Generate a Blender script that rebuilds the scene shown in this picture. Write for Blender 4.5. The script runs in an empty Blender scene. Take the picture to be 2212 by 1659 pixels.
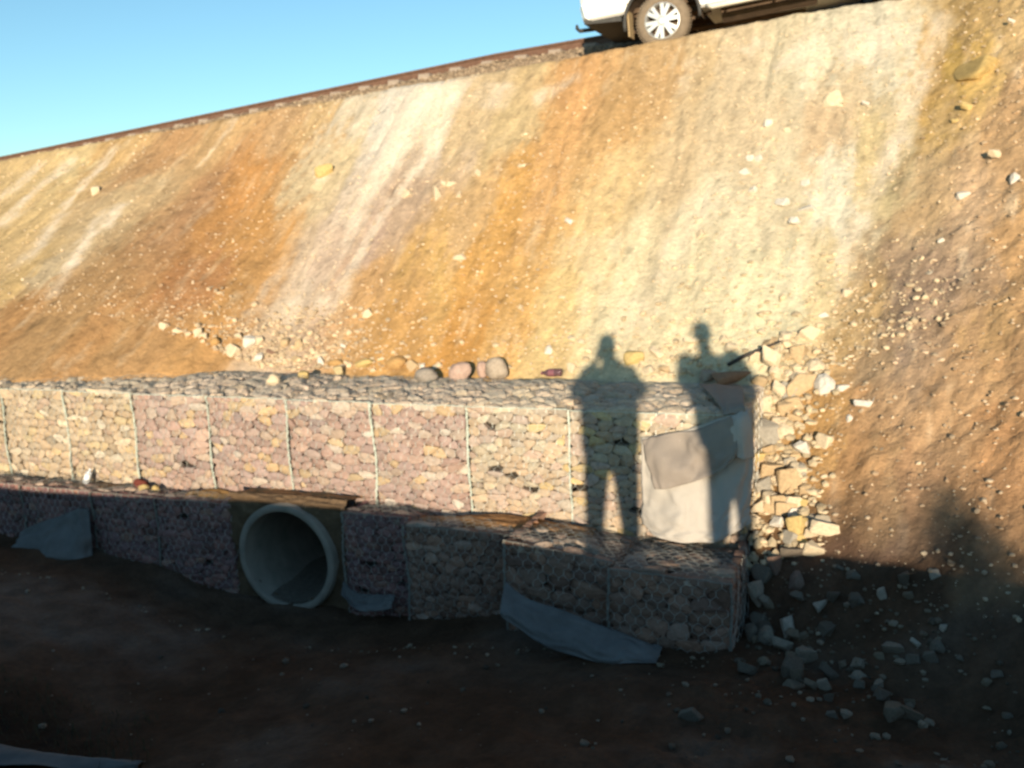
import bpy, bmesh, math, random
import numpy as np
from mathutils import Vector, Matrix, noise as mnoise

C = bpy.context.scene.collection
SC = bpy.context.scene
rnd = random.Random(7)

# ------------------------------------------------------------------ camera, sky, sun, exposure
# world frame: x runs along the stone basket wall, y back into the embankment, z up, eye height is z = 0
cd = bpy.data.cameras.new('camera'); cam = bpy.data.objects.new('camera', cd); C.objects.link(cam)
M = Matrix(((0.9269866, -0.0183888, 0.3746434), (0.3718471, 0.1761946, -0.9114193), (-0.0492502, 0.9841836, 0.1701678)))
cam.matrix_world = Matrix.Translation((2.515, -7.346, 0)) @ M.to_4x4()
cd.sensor_width = 36; cd.lens = 36 * 1995 / 2212; cd.clip_start = 0.02; cd.clip_end = 2000
cd.dof.use_dof = True; cd.dof.focus_distance = 2.0; cd.dof.aperture_fstop = 4.6
SC.camera = cam
SUN = Vector((-0.2799, 0.9505, -0.1351)).normalized()          # the way the light travels
w = bpy.data.worlds.new("World"); SC.world = w; w.use_nodes = True
nt = w.node_tree; bg = nt.nodes['Background']; sky = nt.nodes.new('ShaderNodeTexSky')
sky.sky_type = 'NISHITA'; sky.sun_disc = False
sky.sun_elevation = math.asin(-SUN.z); sky.sun_rotation = math.atan2(-SUN.x, -SUN.y)
sky.air_density = 1.0; sky.dust_density = 0.3; sky.ozone_density = 2.0; sky.altitude = 1200
tint = nt.nodes.new('ShaderNodeMix'); tint.data_type = 'RGBA'; tint.blend_type = 'MULTIPLY'; tint.inputs['Factor'].default_value = 1
tint.inputs['B'].default_value = (.81, .985, .95, 1); nt.links.new(sky.outputs[0], tint.inputs['A'])
nt.links.new(tint.outputs['Result'], bg.inputs[0]); bg.inputs[1].default_value = 0.13
sd = bpy.data.lights.new('sun', 'SUN'); sun = bpy.data.objects.new('sun', sd); C.objects.link(sun)
sd.energy = 4.6; sd.angle = math.radians(0.5); sd.color = (1.0, 0.86, 0.66)
sun.rotation_euler = SUN.to_track_quat('-Z', 'Y').to_euler(); sun.location = (0, -30, 12)
vs = SC.view_settings; vs.view_transform = 'Standard'; vs.look = 'None'; vs.gamma = 1; vs.use_curve_mapping = False
vs.exposure = 0.75
SC.cycles.max_bounces = 6; SC.cycles.use_denoising = True
GAIN = np.array([1.50, 1.29, 1.00])     # sunlit linear value of a white slope; turns observed colour into albedo

# ------------------------------------------------------------------ helpers
def tag(o, label=None, cat=None, group=None, kind=None):
    for k, v in (('label', label), ('category', cat), ('group', group), ('kind', kind)):
        if v: o[k] = v
    return o
def empty(name, loc, label=None, cat=None, group=None):
    o = bpy.data.objects.new(name, None); C.objects.link(o); o.location = loc; o.empty_display_size = .1
    return tag(o, label, cat, group)
def mesh(name, V, F, mats, col=None, smooth=False, mi=None):
    m = bpy.data.meshes.new(name); m.from_pydata([tuple(v) for v in V], [], [tuple(f) for f in F])
    for x in (mats if isinstance(mats, (list, tuple)) else [mats]): m.materials.append(x)
    if col is not None:
        a = m.color_attributes.new('Col', 'FLOAT_COLOR', 'POINT')
        cc = np.ones((len(V), 4), np.float32); cc[:, :3] = np.asarray(col, np.float32).reshape(-1, 3)[:len(V)]
        a.data.foreach_set('color', cc.ravel())
    if mi is not None: m.polygons.foreach_set('material_index', np.asarray(mi, np.int32))
    m.polygons.foreach_set('use_smooth', [smooth] * len(F)); m.update()
    return m
def obj(name, V, F, mats, parent=None, col=None, smooth=False, mi=None, loc=None):
    """one mesh object; V in world coordinates, moved to be local to its parent's location (or to loc)"""
    base = np.array(parent.location if parent is not None else (loc if loc is not None else (0, 0, 0)), float)
    V = np.asarray(V, float).reshape(-1, 3) - base
    o = bpy.data.objects.new(name, mesh(name, V, F, mats, col, smooth, mi)); C.objects.link(o)
    if parent is not None: o.parent = parent
    elif loc is not None: o.location = loc
    return o
class G:
    """collects geometry"""
    def __init__(s): s.V = []; s.F = []; s.C = []; s.M = []
    def add(s, V, F, c=None, m=0):
        n = len(s.V); s.V.extend([tuple(map(float, v)) for v in V]); s.F.extend([tuple(n + i for i in f) for f in F])
        s.C.extend([tuple(c) if c is not None else (1, 1, 1)] * len(V)); s.M.extend([m] * len(F))
    def box(s, a, b, c=None, m=0):
        (x0, y0, z0), (x1, y1, z1) = a, b
        s.add([(x0,y0,z0),(x1,y0,z0),(x1,y1,z0),(x0,y1,z0),(x0,y0,z1),(x1,y0,z1),(x1,y1,z1),(x0,y1,z1)],
              [(0,3,2,1),(4,5,6,7),(0,1,5,4),(1,2,6,5),(2,3,7,6),(3,0,4,7)], c, m)
    def tube(s, pts, r, n=4, c=None, m=0, cap=True):
        pts = [Vector(p) for p in pts]; rr = r if isinstance(r, (list, tuple)) else [r] * len(pts)
        V = []; F = []; ref = None
        for i, p in enumerate(pts):
            t = (pts[min(i+1, len(pts)-1)] - pts[max(i-1, 0)]).normalized()
            if ref is None: ref = t.orthogonal()
            ref = (ref - t * ref.dot(t)).normalized(); b = t.cross(ref)
            for k in range(n):
                a = 2 * math.pi * k / n; V.append(p + (ref * math.cos(a) + b * math.sin(a)) * rr[i])
        for i in range(len(pts) - 1):
            for k in range(n): F.append((i*n+k, i*n+(k+1) % n, (i+1)*n+(k+1) % n, (i+1)*n+k))
        if cap: F.append(tuple(range(n))[::-1]); F.append(tuple((len(pts)-1)*n+k for k in range(n)))
        s.add(V, F, c, m)
    def lathe(s, prof, axis_p, axis, up, n=48, c=None, m=0, closed=False):
        """prof: (distance along axis, radius)"""
        A = Vector(axis).normalized(); U_ = Vector(up); U_ = (U_ - A * U_.dot(A)).normalized(); W_ = A.cross(U_); P = Vector(axis_p)
        V = [P + A * h + (U_ * math.cos(2*math.pi*k/n) + W_ * math.sin(2*math.pi*k/n)) * r for h, r in prof for k in range(n)]
        F = []; L = len(prof)
        for i in range(L if closed else L - 1):
            j = (i + 1) % L
            for k in range(n): F.append((i*n+k, i*n+(k+1) % n, j*n+(k+1) % n, j*n+k))
        s.add(V, F, c, m)
    def out(s, name, mats, parent=None, smooth=False, col=True, loc=None):
        return obj(name, s.V, s.F, mats, parent, s.C if col else None, smooth, s.M, loc)

def lin(c):
    c = np.asarray(c, float) / 255.
    return np.where(c <= .04045, c / 12.92, ((c + .055) / 1.055) ** 2.4)
def hsh(i, j, seed):
    h = (i.astype(np.int64) * 374761393 + j.astype(np.int64) * 668265263 + seed * 974711) & 0xffffffff
    h = ((h ^ (h >> 13)) * 1274126177) & 0xffffffff
    return ((h ^ (h >> 16)) & 0xffff) / 65535.
def vn(x, y, seed=0):
    x = np.asarray(x, float); y = np.asarray(y, float); i = np.floor(x); j = np.floor(y); u = x - i; v = y - j
    u = u*u*u*(u*(u*6-15)+10); v = v*v*v*(v*(v*6-15)+10)
    return (hsh(i, j, seed)*(1-u)+hsh(i+1, j, seed)*u)*(1-v)+(hsh(i, j+1, seed)*(1-u)+hsh(i+1, j+1, seed)*u)*v
def fbm(x, y, seed=0, o=4, g=.5):
    r = 0; a = 1; t = 0
    for k in range(o): r = r + a*(vn(x*2**k, y*2**k, seed+17*k)*2-1); t += a; a *= g
    return r / t

# ------------------------------------------------------------------ materials
def mat(name, base=(.5,.5,.5), rough=.9, attr=False, nscale=0, namt=.3, bump=0, bscale=60, metal=0, ndetail=6, bdist=.01, spec=.3, hue=None):
    m = bpy.data.materials.new(name); m.use_nodes = True; t = m.node_tree; N = t.nodes; L = t.links
    p = N['Principled BSDF']; p.inputs['Roughness'].default_value = rough; p.inputs['Metallic'].default_value = metal
    p.inputs['Specular IOR Level'].default_value = spec
    tc = N.new('ShaderNodeTexCoord')
    if attr:
        a = N.new('ShaderNodeAttribute'); a.attribute_name = 'Col'; src = a.outputs['Color']
    else:
        a = N.new('ShaderNodeRGB'); a.outputs[0].default_value = (*base, 1); src = a.outputs[0]
    if nscale:
        n = N.new('ShaderNodeTexNoise'); n.inputs['Scale'].default_value = nscale; n.inputs['Detail'].default_value = ndetail
        n.inputs['Roughness'].default_value = .65; L.new(tc.outputs['Object'], n.inputs['Vector'])
        r = N.new('ShaderNodeMapRange'); r.inputs['From Min'].default_value = .25; r.inputs['From Max'].default_value = .75
        r.inputs['To Min'].default_value = 1-namt; r.inputs['To Max'].default_value = 1+namt; L.new(n.outputs['Fac'], r.inputs['Value'])
        mx = N.new('ShaderNodeMix'); mx.data_type = 'RGBA'; mx.blend_type = 'MULTIPLY'; mx.inputs['Factor'].default_value = 1
        L.new(src, mx.inputs['A']); L.new(r.outputs['Result'], mx.inputs['B']); src = mx.outputs['Result']
        if hue:
            n2 = N.new('ShaderNodeTexNoise'); n2.inputs['Scale'].default_value = nscale*.31; n2.inputs['Detail'].default_value = 4
            L.new(tc.outputs['Object'], n2.inputs['Vector'])
            r2 = N.new('ShaderNodeMapRange'); r2.inputs['From Min'].default_value = .52; r2.inputs['From Max'].default_value = .75; r2.inputs['To Max'].default_value = .6
            L.new(n2.outputs['Fac'], r2.inputs['Value'])
            m2 = N.new('ShaderNodeMix'); m2.data_type = 'RGBA'; L.new(r2.outputs['Result'], m2.inputs['Factor'])
            L.new(src, m2.inputs['A']); m2.inputs['B'].default_value = (*hue, 1); src = m2.outputs['Result']
    L.new(src, p.inputs['Base Color'])
    if bump:
        b = N.new('ShaderNodeBump'); b.inputs['Strength'].default_value = bump; b.inputs['Distance'].default_value = bdist
        nb = N.new('ShaderNodeTexNoise'); nb.inputs['Scale'].default_value = bscale; nb.inputs['Detail'].default_value = 6; nb.inputs['Roughness'].default_value = .7
        L.new(tc.outputs['Object'], nb.inputs['Vector']); L.new(nb.outputs['Fac'], b.inputs['Height']); L.new(b.outputs['Normal'], p.inputs['Normal'])
    return m
M_soil = mat('soil', attr=True, rough=1, nscale=22, namt=.22, bump=.8, bscale=15, bdist=.04, spec=.1, ndetail=9)
M_rock = mat('rock', attr=True, rough=.9, nscale=9, namt=.28, bump=.6, bscale=30, spec=.2)
M_fill = mat('gabion_stone', attr=True, rough=.95, nscale=25, namt=.25, bump=.7, bscale=45, bdist=.012, spec=.2)
M_wire = mat('galvanised_wire', (.42, .41, .36), .5, nscale=20, namt=.2, metal=.35)
M_lace2 = mat('shaded_lacing', (.24, .225, .19), .8, nscale=30, namt=.3, metal=.1)  # lacing darkened in colour for the shaded lower row
M_lace = mat('galvanised_lacing', (.50, .54, .46), .55, nscale=30, namt=.25, metal=.15)
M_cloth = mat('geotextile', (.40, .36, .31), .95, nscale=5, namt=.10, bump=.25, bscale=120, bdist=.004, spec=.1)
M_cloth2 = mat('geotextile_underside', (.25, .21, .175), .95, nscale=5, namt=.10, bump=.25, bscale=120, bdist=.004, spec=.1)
M_cloth3 = mat('geotextile_shaded_dusty', (.15, .14, .13), .95, nscale=4, namt=.3, bump=.3, bscale=90, bdist=.004, spec=.1, hue=(.12,.10,.08))  # base darkened in colour for sheets lying in shade, with brown patches
M_conc = mat('concrete', (.26, .22, .175), .9, nscale=7, namt=.22, bump=.4, bscale=60, spec=.2, hue=(.13,.12,.095))
M_rust = mat('rusty_steel', (.13, .070, .045), .85, nscale=12, namt=.3, bump=.3, bscale=50)
M_sleep = mat('sleeper_concrete', (.31, .245, .19), .95, nscale=9, namt=.2, bump=.3, bscale=50)
M_white = mat('white_paint', (.80, .79, .75), .3, nscale=3, namt=.04, spec=.5)
M_dust = mat('dusty_paint', (.70, .66, .56), .6, nscale=6, namt=.1, spec=.4)
M_plast = mat('black_plastic', (.045, .043, .04), .6, nscale=20, namt=.3)
M_tyre = mat('dusty_tyre', (.19, .145, .10), .95, nscale=12, namt=.25, bump=.3, bscale=60)
M_rim = mat('alloy', (.62, .61, .58), .35, metal=.6, nscale=8, namt=.1)
M_flap = mat('dusty_mud_flap', (.42, .30, .16), .9, nscale=8, namt=.2)
M_glass = mat('tinted_glass', (.02, .025, .03), .05, spec=.8)
M_red = mat('red_lens', (.45, .02, .015), .2, spec=.6)
M_amber = mat('clear_lens', (.6, .58, .5), .15, spec=.6)
M_under = mat('muddy_underbody', (.10, .065, .04), .95, nscale=10, namt=.4)
M_skin = mat('skin', (.30, .17, .11), .6, nscale=15, namt=.08)
M_jacket = mat('dark_jacket', (.05, .055, .07), .95, nscale=20, namt=.2)
M_shirt = mat('khaki_shirt', (.25, .2, .13), .95, nscale=20, namt=.2)
M_trouser = mat('work_trousers', (.06, .06, .065), .95, nscale=20, namt=.2)
M_boot = mat('leather_boots', (.05, .03, .02), .7, nscale=20, namt=.2)
M_hair = mat('dark_hair', (.02, .015, .01), .8, nscale=60, namt=.3)
M_leaf = mat('shrub_leaf', (.07, .09, .035), .7, nscale=3, namt=.4)
M_bark = mat('shrub_bark', (.12, .08, .05), .95, nscale=20, namt=.3)
M_grass = mat('dry_grass', (.05, .05, .025), .9, nscale=6, namt=.5)
M_stick = mat('weathered_stick', (.05, .04, .035), .9, nscale=30, namt=.3)
M_gcol = mat('painted_items', attr=True, rough=.35, spec=.6)
def clear_plastic(name, col):
    m = bpy.data.materials.new(name); m.use_nodes = True; p = m.node_tree.nodes['Principled BSDF']
    p.inputs['Base Color'].default_value = (*col, 1); p.inputs['Roughness'].default_value = .08
    p.inputs['Transmission Weight'].default_value = .55; p.inputs['IOR'].default_value = 1.4
    return m
M_pet = clear_plastic('clear_bottle_plastic', (.85, .88, .9)); M_petr = clear_plastic('red_bottle_plastic', (.22, .12, .13))

# ------------------------------------------------------------------ the lie of the land
PILE= [(1.54,1.4,0.18,0.27,'c'),(1.82,1.46,0.21,0.17,'t'),(1.82,1.3,0.25,0.08,'c'),(1.64,1.16,0.15,0.16,'c'),(1.82,1.16,0.24,0.2,'t'),(1.5,1.05,0.18,0.15,'c'),(1.69,1.02,0.15,0.11,'t'),(1.5,0.87,0.27,0.12,'t'),(1.56,0.78,0.3,0.2,'g'),(1.9,0.59,0.17,0.14,'w'),(1.54,0.6,0.22,0.16,'y'),(1.64,0.49,0.19,0.14,'t'),(1.85,0.43,0.15,0.09,'c'),(1.6,0.35,0.16,0.13,'g'),(1.81,0.32,0.19,0.19,'t'),(1.65,0.21,0.12,0.14,'c'),(1.8,0.11,0.17,0.13,'t'),(1.56,0.2,0.12,0.11,'c'),(1.73,0.03,0.1,0.1,'w'),(1.94,-0.09,0.21,0.17,'y'),(2.11,-0.13,0.21,0.1,'c'),(1.84,-0.11,0.13,0.11,'g'),(1.44,1.25,0.15,0.12,'t'),(1.48,0.6,0.12,0.1,'c'),(1.5,0.37,0.11,0.1,'t'),(1.5,0.46,0.13,0.09,'c'),(1.5,0.36,0.1,0.1,'c'),(1.5,0.26,0.1,0.11,'t'),(1.66,0.9,0.16,0.09,'c'),(1.78,0.93,0.12,0.08,'t'),(1.7,1.31,0.11,0.08,'c'),(1.69,1.47,0.1,0.08,'t'),(1.39,1.47,0.13,0.1,'c'),(1.48,1.59,0.14,0.09,'t'),(1.75,0.55,0.1,0.08,'c'),(1.93,0.25,0.1,0.07,'t'),(1.68,0.41,0.09,0.08,'c'),(1.9,0.14,0.11,0.09,'y'),(1.5,0.16,0.11,0.07,'t'),(2.01,-0.01,0.08,0.06,'c')]
TALUS= [(1.9,-0.21,0.24,0.08,'g'),(1.77,-0.31,0.1,0.2,'p'),(1.65,-0.31,0.17,0.15,'g'),(1.92,-0.43,0.12,0.14,'p'),(1.61,-0.46,0.14,0.26,'w'),(1.72,-0.51,0.1,0.08,'t'),(1.96,-0.56,0.15,0.1,'g'),(1.66,-0.62,0.13,0.1,'g'),(1.9,-0.76,0.11,0.14,'w'),(2.12,-0.64,0.12,0.07,'w'),(2.52,-0.72,0.07,0.12,'w'),(2.37,-0.7,0.07,0.07,'g'),(2.86,-0.69,0.07,0.08,'w'),(2.74,-1.09,0.08,0.06,'w'),(2.86,-1.15,0.1,0.07,'g'),(2.51,-1.12,0.08,0.06,'t'),(2.39,-1.15,0.06,0.05,'t'),(1.77,-1.14,0.08,0.05,'t'),(1.07,-1.29,0.06,0.06,'t'),(1.55,-0.78,0.06,0.05,'t'),(1.09,-0.81,0.05,0.06,'t'),(2.77,-1.71,0.06,0.04,'t'),(2.56,-1.46,0.04,0.04,'g'),(2.32,-0.5,0.11,0.06,'g'),(2.23,-0.4,0.08,0.06,'g'),(1.63,-0.75,0.1,0.13,'g'),(1.74,-0.83,0.1,0.1,'g'),(2.96,-0.65,0.06,0.05,'t'),(3.13,-1.39,0.06,0.04,'t'),(3.19,-1.37,0.07,0.06,'g'),(2.9,-1.04,0.06,0.07,'w'),(3.0,-1.23,0.06,0.06,'g'),(2.72,-1.19,0.1,0.09,'g'),(2.82,-1.22,0.1,0.1,'g'),(2.61,-1.56,0.08,0.04,'g'),(2.25,-1.77,0.08,0.06,'g'),(1.42,-2.05,0.15,0.1,'g'),(2.4,-1.37,0.07,0.07,'g'),(3.13,-1.53,0.07,0.03,'t'),(3.23,-1.62,0.05,0.03,'g')]
SLOPE= [(-8.78,3.73,0.14,0.16,'c'),(-4.83,3.99,0.29,0.18,'y'),(-2.71,3.66,0.13,0.2,'c'),(-2.84,3.47,0.09,0.22,'c'),(-2.8,3.64,0.07,0.1,'c'),(-3.29,3.5,0.17,0.11,'c'),(-2.41,3.78,0.14,0.12,'c'),(-2.53,3.47,0.08,0.11,'c'),(-1.79,3.86,0.12,0.07,'c'),(-0.91,3.02,0.11,0.1,'w'),(-2.16,2.56,0.18,0.09,'c'),(-3.05,1.92,0.13,0.15,'c'),(1.14,3.67,0.1,0.1,'w'),(1.04,3.7,0.09,0.08,'w'),(1.19,4.13,0.1,0.1,'w'),(1.42,4.0,0.09,0.07,'c'),(1.9,4.36,0.24,0.27,'c'),(2.25,4.34,0.1,0.07,'w'),(0.59,2.97,0.09,0.07,'c'),(0.99,3.52,0.15,0.1,'w'),(1.68,3.32,0.1,0.1,'w'),(1.12,3.29,0.11,0.09,'w'),(1.45,3.12,0.15,0.1,'w'),(1.72,3.01,0.2,0.08,'w'),(1.62,2.88,0.15,0.12,'w'),(0.63,2.78,0.12,0.12,'c'),(2.17,1.09,0.11,0.06,'w'),(2.36,0.84,0.16,0.09,'w'),(2.24,0.76,0.06,0.06,'w'),(3.26,3.74,0.13,0.12,'y'),(3.15,3.68,0.08,0.07,'y'),(3.59,2.53,0.09,0.11,'w'),(3.17,2.64,0.13,0.07,'w'),(3.46,2.88,0.15,0.11,'c'),(3.74,4.71,0.09,0.06,'w'),(1.96,1.86,0.11,0.07,'w'),(2.16,2.06,0.1,0.08,'c'),(2.07,2.21,0.08,0.06,'c'),(2.88,1.89,0.09,0.06,'g'),(2.98,2.19,0.07,0.06,'w'),(0.77,1.65,0.18,0.09,'c'),(1.04,1.65,0.12,0.09,'c'),(-0.48,1.7,0.13,0.08,'c'),(-0.36,1.63,0.11,0.08,'c'),(-0.72,1.56,0.08,0.1,'w'),(0.2,1.49,0.23,0.14,'y'),(0.45,1.52,0.18,0.12,'c'),(0.37,1.36,0.15,0.1,'c'),(0.55,1.36,0.13,0.09,'t'),(1.43,1.7,0.11,0.09,'c'),(1.64,1.66,0.12,0.1,'c'),(1.14,1.57,0.12,0.09,'c')]
TOE= [(-4.94,1.3,0.11,0.09,'c'),(-4.79,1.37,0.09,0.08,'c'),(-4.57,1.33,0.18,0.14,'c'),(-4.44,1.51,0.16,0.12,'w'),(-4.23,1.39,0.15,0.09,'w'),(-4.1,1.48,0.12,0.08,'b'),(-4.01,1.6,0.12,0.11,'t'),(-3.8,1.57,0.11,0.13,'t'),(-3.75,1.65,0.09,0.08,'c'),(-3.39,1.47,0.12,0.09,'c'),(-3.2,1.5,0.09,0.08,'c'),(-3.18,1.57,0.08,0.07,'w'),(-5.05,1.26,0.11,0.1,'c'),(-5.33,1.26,0.14,0.12,'c'),(-5.56,1.26,0.13,0.08,'c'),(-4.82,1.26,0.14,0.11,'o'),(-4.66,1.25,0.16,0.08,'c'),(-4.35,1.57,0.12,0.09,'c'),(-4.59,1.54,0.12,0.09,'c'),(-3.98,1.39,0.16,0.06,'c'),(-3.74,1.42,0.13,0.07,'t'),(-3.38,1.33,0.08,0.11,'w'),(-3.18,1.31,0.19,0.07,'o'),(-2.81,1.31,0.23,0.09,'y'),(-2.42,1.34,0.23,0.13,'o'),(-2.21,1.33,0.14,0.1,'t'),(-2.09,1.35,0.07,0.06,'w'),(-1.91,1.35,0.12,0.07,'c'),(-1.37,1.36,0.07,0.07,'c'),(-0.41,1.27,0.09,0.1,'c')]
STREAKS= [(-3.69,5.37,-3.76,4.52,0.29,0.19,0.9),(-3.76,4.52,-3.96,3.62,0.17,0.08,0.9),(-3.4,5.29,-3.24,4.17,0.16,0.08,0.8),(-3.24,4.17,-3.47,3.48,0.07,0.05,0.7),(-3.47,3.48,-3.6,2.65,0.05,0.06,0.6),(-3.6,2.65,-3.67,1.95,0.07,0.11,0.5),(-4.2,2.19,-4.28,1.88,0.12,0.16,0.45),(-3.94,3.72,-3.94,2.92,0.1,0.05,0.5),(-7.95,3.39,-7.77,2.89,0.08,0.06,0.7),(-8.12,3.19,-7.74,2.09,0.07,0.08,0.65),(-7.78,2.22,-7.54,1.55,0.08,0.05,0.45),(-9.39,4.76,-9.21,3.61,0.09,0.07,0.6),(-9.21,3.61,-8.67,2.25,0.07,0.1,0.5),(-10.21,4.65,-10.17,3.69,0.09,0.08,0.6),(-10.17,3.69,-10.06,3.02,0.09,0.1,0.5),(-10.85,4.66,-10.85,3.75,0.07,0.07,0.5),(-7.14,5.1,-7.22,4.27,0.06,0.03,0.45),(-4.86,4.04,-4.95,3.94,0.09,0.1,0.7),(-1.46,5.28,-2.02,4.92,0.06,0.09,0.45),(-2.59,5.27,-2.69,4.87,0.2,0.16,0.45),(0.93,5.48,0.72,5.29,0.08,0.06,0.4),(1.62,5.38,1.22,4.92,0.13,0.06,0.5),(2.37,5.48,2.12,5.01,0.19,0.15,0.55),(3.09,5.51,2.78,4.44,0.1,0.08,0.5),(2.78,4.44,2.42,3.27,0.07,0.08,0.45),(2.69,3.81,2.42,3.43,0.05,0.07,0.5),(2.42,3.27,2.1,2.46,0.08,0.07,0.35),(0.59,3.28,0.26,2.31,0.12,0.16,0.3),(1.8,2.88,1.6,2.09,0.13,0.14,0.25),(0.12,5.3,0.04,4.77,0.08,0.06,0.35),(0.31,2.11,-0.07,1.82,0.12,0.12,0.3)]
COLS= [(-10.02,3.45,225,180,115),(-9.82,4.24,235,195,130),(-8.28,1.87,215,170,105),(-9.46,4.72,215,165,100),(-8.03,2.22,215,180,130),(-7.98,3.18,215,175,120),(-7.97,2.79,215,175,120),(-6.96,1.26,190,140,85),(-7.81,1.26,185,130,75),(-8.04,4.4,200,145,90),(-6.51,3.33,195,140,90),(-5.84,2.14,195,130,75),(-5.9,1.32,198,144,86),(-6.25,1.25,196,138,80),(-7.27,4.96,215,165,105),(-6.22,3.7,205,140,75),(-6.03,4.02,215,145,75),(-5.36,3.11,215,150,80),(-5.11,1.92,205,145,80),(-4.97,1.44,210,150,85),(-5.47,4.29,205,150,90),(-6.07,5.01,210,160,105),(-4.83,4.0,235,198,142),(-5.41,5.02,220,175,115),(-4.86,5.04,235,205,160),(-4.24,5.06,243,218,180),(-3.71,5.24,243,218,180),(-3.28,5.11,228,195,150),(-3.99,4.24,236,208,170),(-3.94,3.72,228,192,150),(-3.98,3.24,230,195,155),(-4.08,2.67,225,185,145),(-4.2,2.19,225,190,150),(-4.32,1.94,215,175,130),(-3.67,2.29,205,160,120),(-3.45,3.02,205,165,130),(-3.16,3.53,205,165,125),(-3.12,4.38,215,180,140),(-2.79,5.13,225,185,130),(-2.21,4.52,225,185,125),(-2.32,3.09,220,170,110),(-2.51,2.38,225,170,95),(-3.15,2.17,210,155,95),(-2.6,1.68,215,155,85),(-1.96,1.53,220,150,70),(-2.12,2.6,230,165,85),(-1.76,3.24,230,165,85),(-1.58,4.59,228,166,98),(-1.41,5.11,226,163,98),(-1.42,3.67,232,170,102),(-1.16,2.34,235,175,100),(-1.22,1.73,230,170,95),(-0.72,1.82,235,190,120),(-0.83,4.16,220,165,100),(-0.39,4.83,215,165,105),(-0.58,3.18,235,190,125),(-0.51,2.54,240,200,140),(-0.06,2.21,240,210,155),(0.13,3.74,230,190,135),(0.15,5.13,220,180,125),(0.57,4.36,220,185,135),(0.72,5.29,225,190,140),(1.27,5.51,230,200,150),(1.83,5.42,238,212,165),(2.37,5.33,240,215,170),(2.13,4.72,225,190,140),(2.68,5.0,235,210,165),(1.92,3.9,220,180,130),(1.11,3.97,225,190,140),(0.81,2.82,240,210,160),(1.48,3.34,235,205,155),(1.98,3.03,245,220,175),(0.66,2.3,240,210,155),(1.39,2.05,245,220,165),(1.81,2.27,235,200,140),(2.41,3.55,225,190,130),(3.07,4.61,205,155,85),(3.29,4.4,215,165,80),(3.58,4.69,200,155,90),(3.61,3.36,190,140,85),(2.77,2.75,205,160,105),(2.65,2.25,190,150,108),(3.22,2.14,188,145,100),(3.52,1.68,195,140,80),(3.02,1.65,165,128,95),(2.65,1.57,155,122,92),(3.19,1.45,165,125,85),(3.33,0.88,190,140,80),(2.26,1.7,205,160,100),(2.39,1.24,180,140,95),(2.83,1.01,160,122,85),(3.42,0.42,190,135,80),(3.15,0.56,190,138,85),(2.65,0.8,190,140,90),(2.29,0.84,195,140,85),(2.04,0.67,200,145,80),(2.31,0.36,185,130,75),(2.49,-0.09,190,140,85),(2.75,0.09,165,115,70),(3.36,0.07,180,120,65),(2.82,0.51,180,130,80)]
PAL = {'c':(.60,.48,.325),'t':(.46,.33,.19),'g':(.33,.29,.23),'w':(.62,.56,.47),'y':(.50,.36,.15),'b':(.20,.12,.08),'p':(.42,.29,.23),'o':(.42,.25,.10),'d':(.25,.22,.2)}
def smax(a, b, k=.12):
    h = np.clip(.5 + .5*(a-b)/k, 0, 1); return b*(1-h) + a*h + k*h*(1-h)
def smin(a, b, k=.12): return -smax(-a, -b, k)
LIPX = [-30,-9,-5.11,-4.09,-2.41,-1.24,.32,1.27,1.92,2.5,3.47,3.79,4.08,4.35,6,12]
LIPZ = [-1.7,-1.72,-1.70,-1.73,-1.68,-1.645,-1.66,-1.72,-1.76,-1.79,-1.80,-1.74,-1.73,-1.70,-1.68,-1.6]
def lipz(s): return np.interp(s, LIPX, LIPZ)
def crest(s): return 2.385 + .07*s
def floorz(s, d):
    z = np.interp(s, [-12,-7,-5,-4,-3,-2,-.5,1.5,3], [-3.0,-3.05,-3.17,-3.32,-3.50,-3.50,-3.25,-3.12,-3.12])
    return z + .08*np.clip(-d-1.2, 0, 3)*.6
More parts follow.
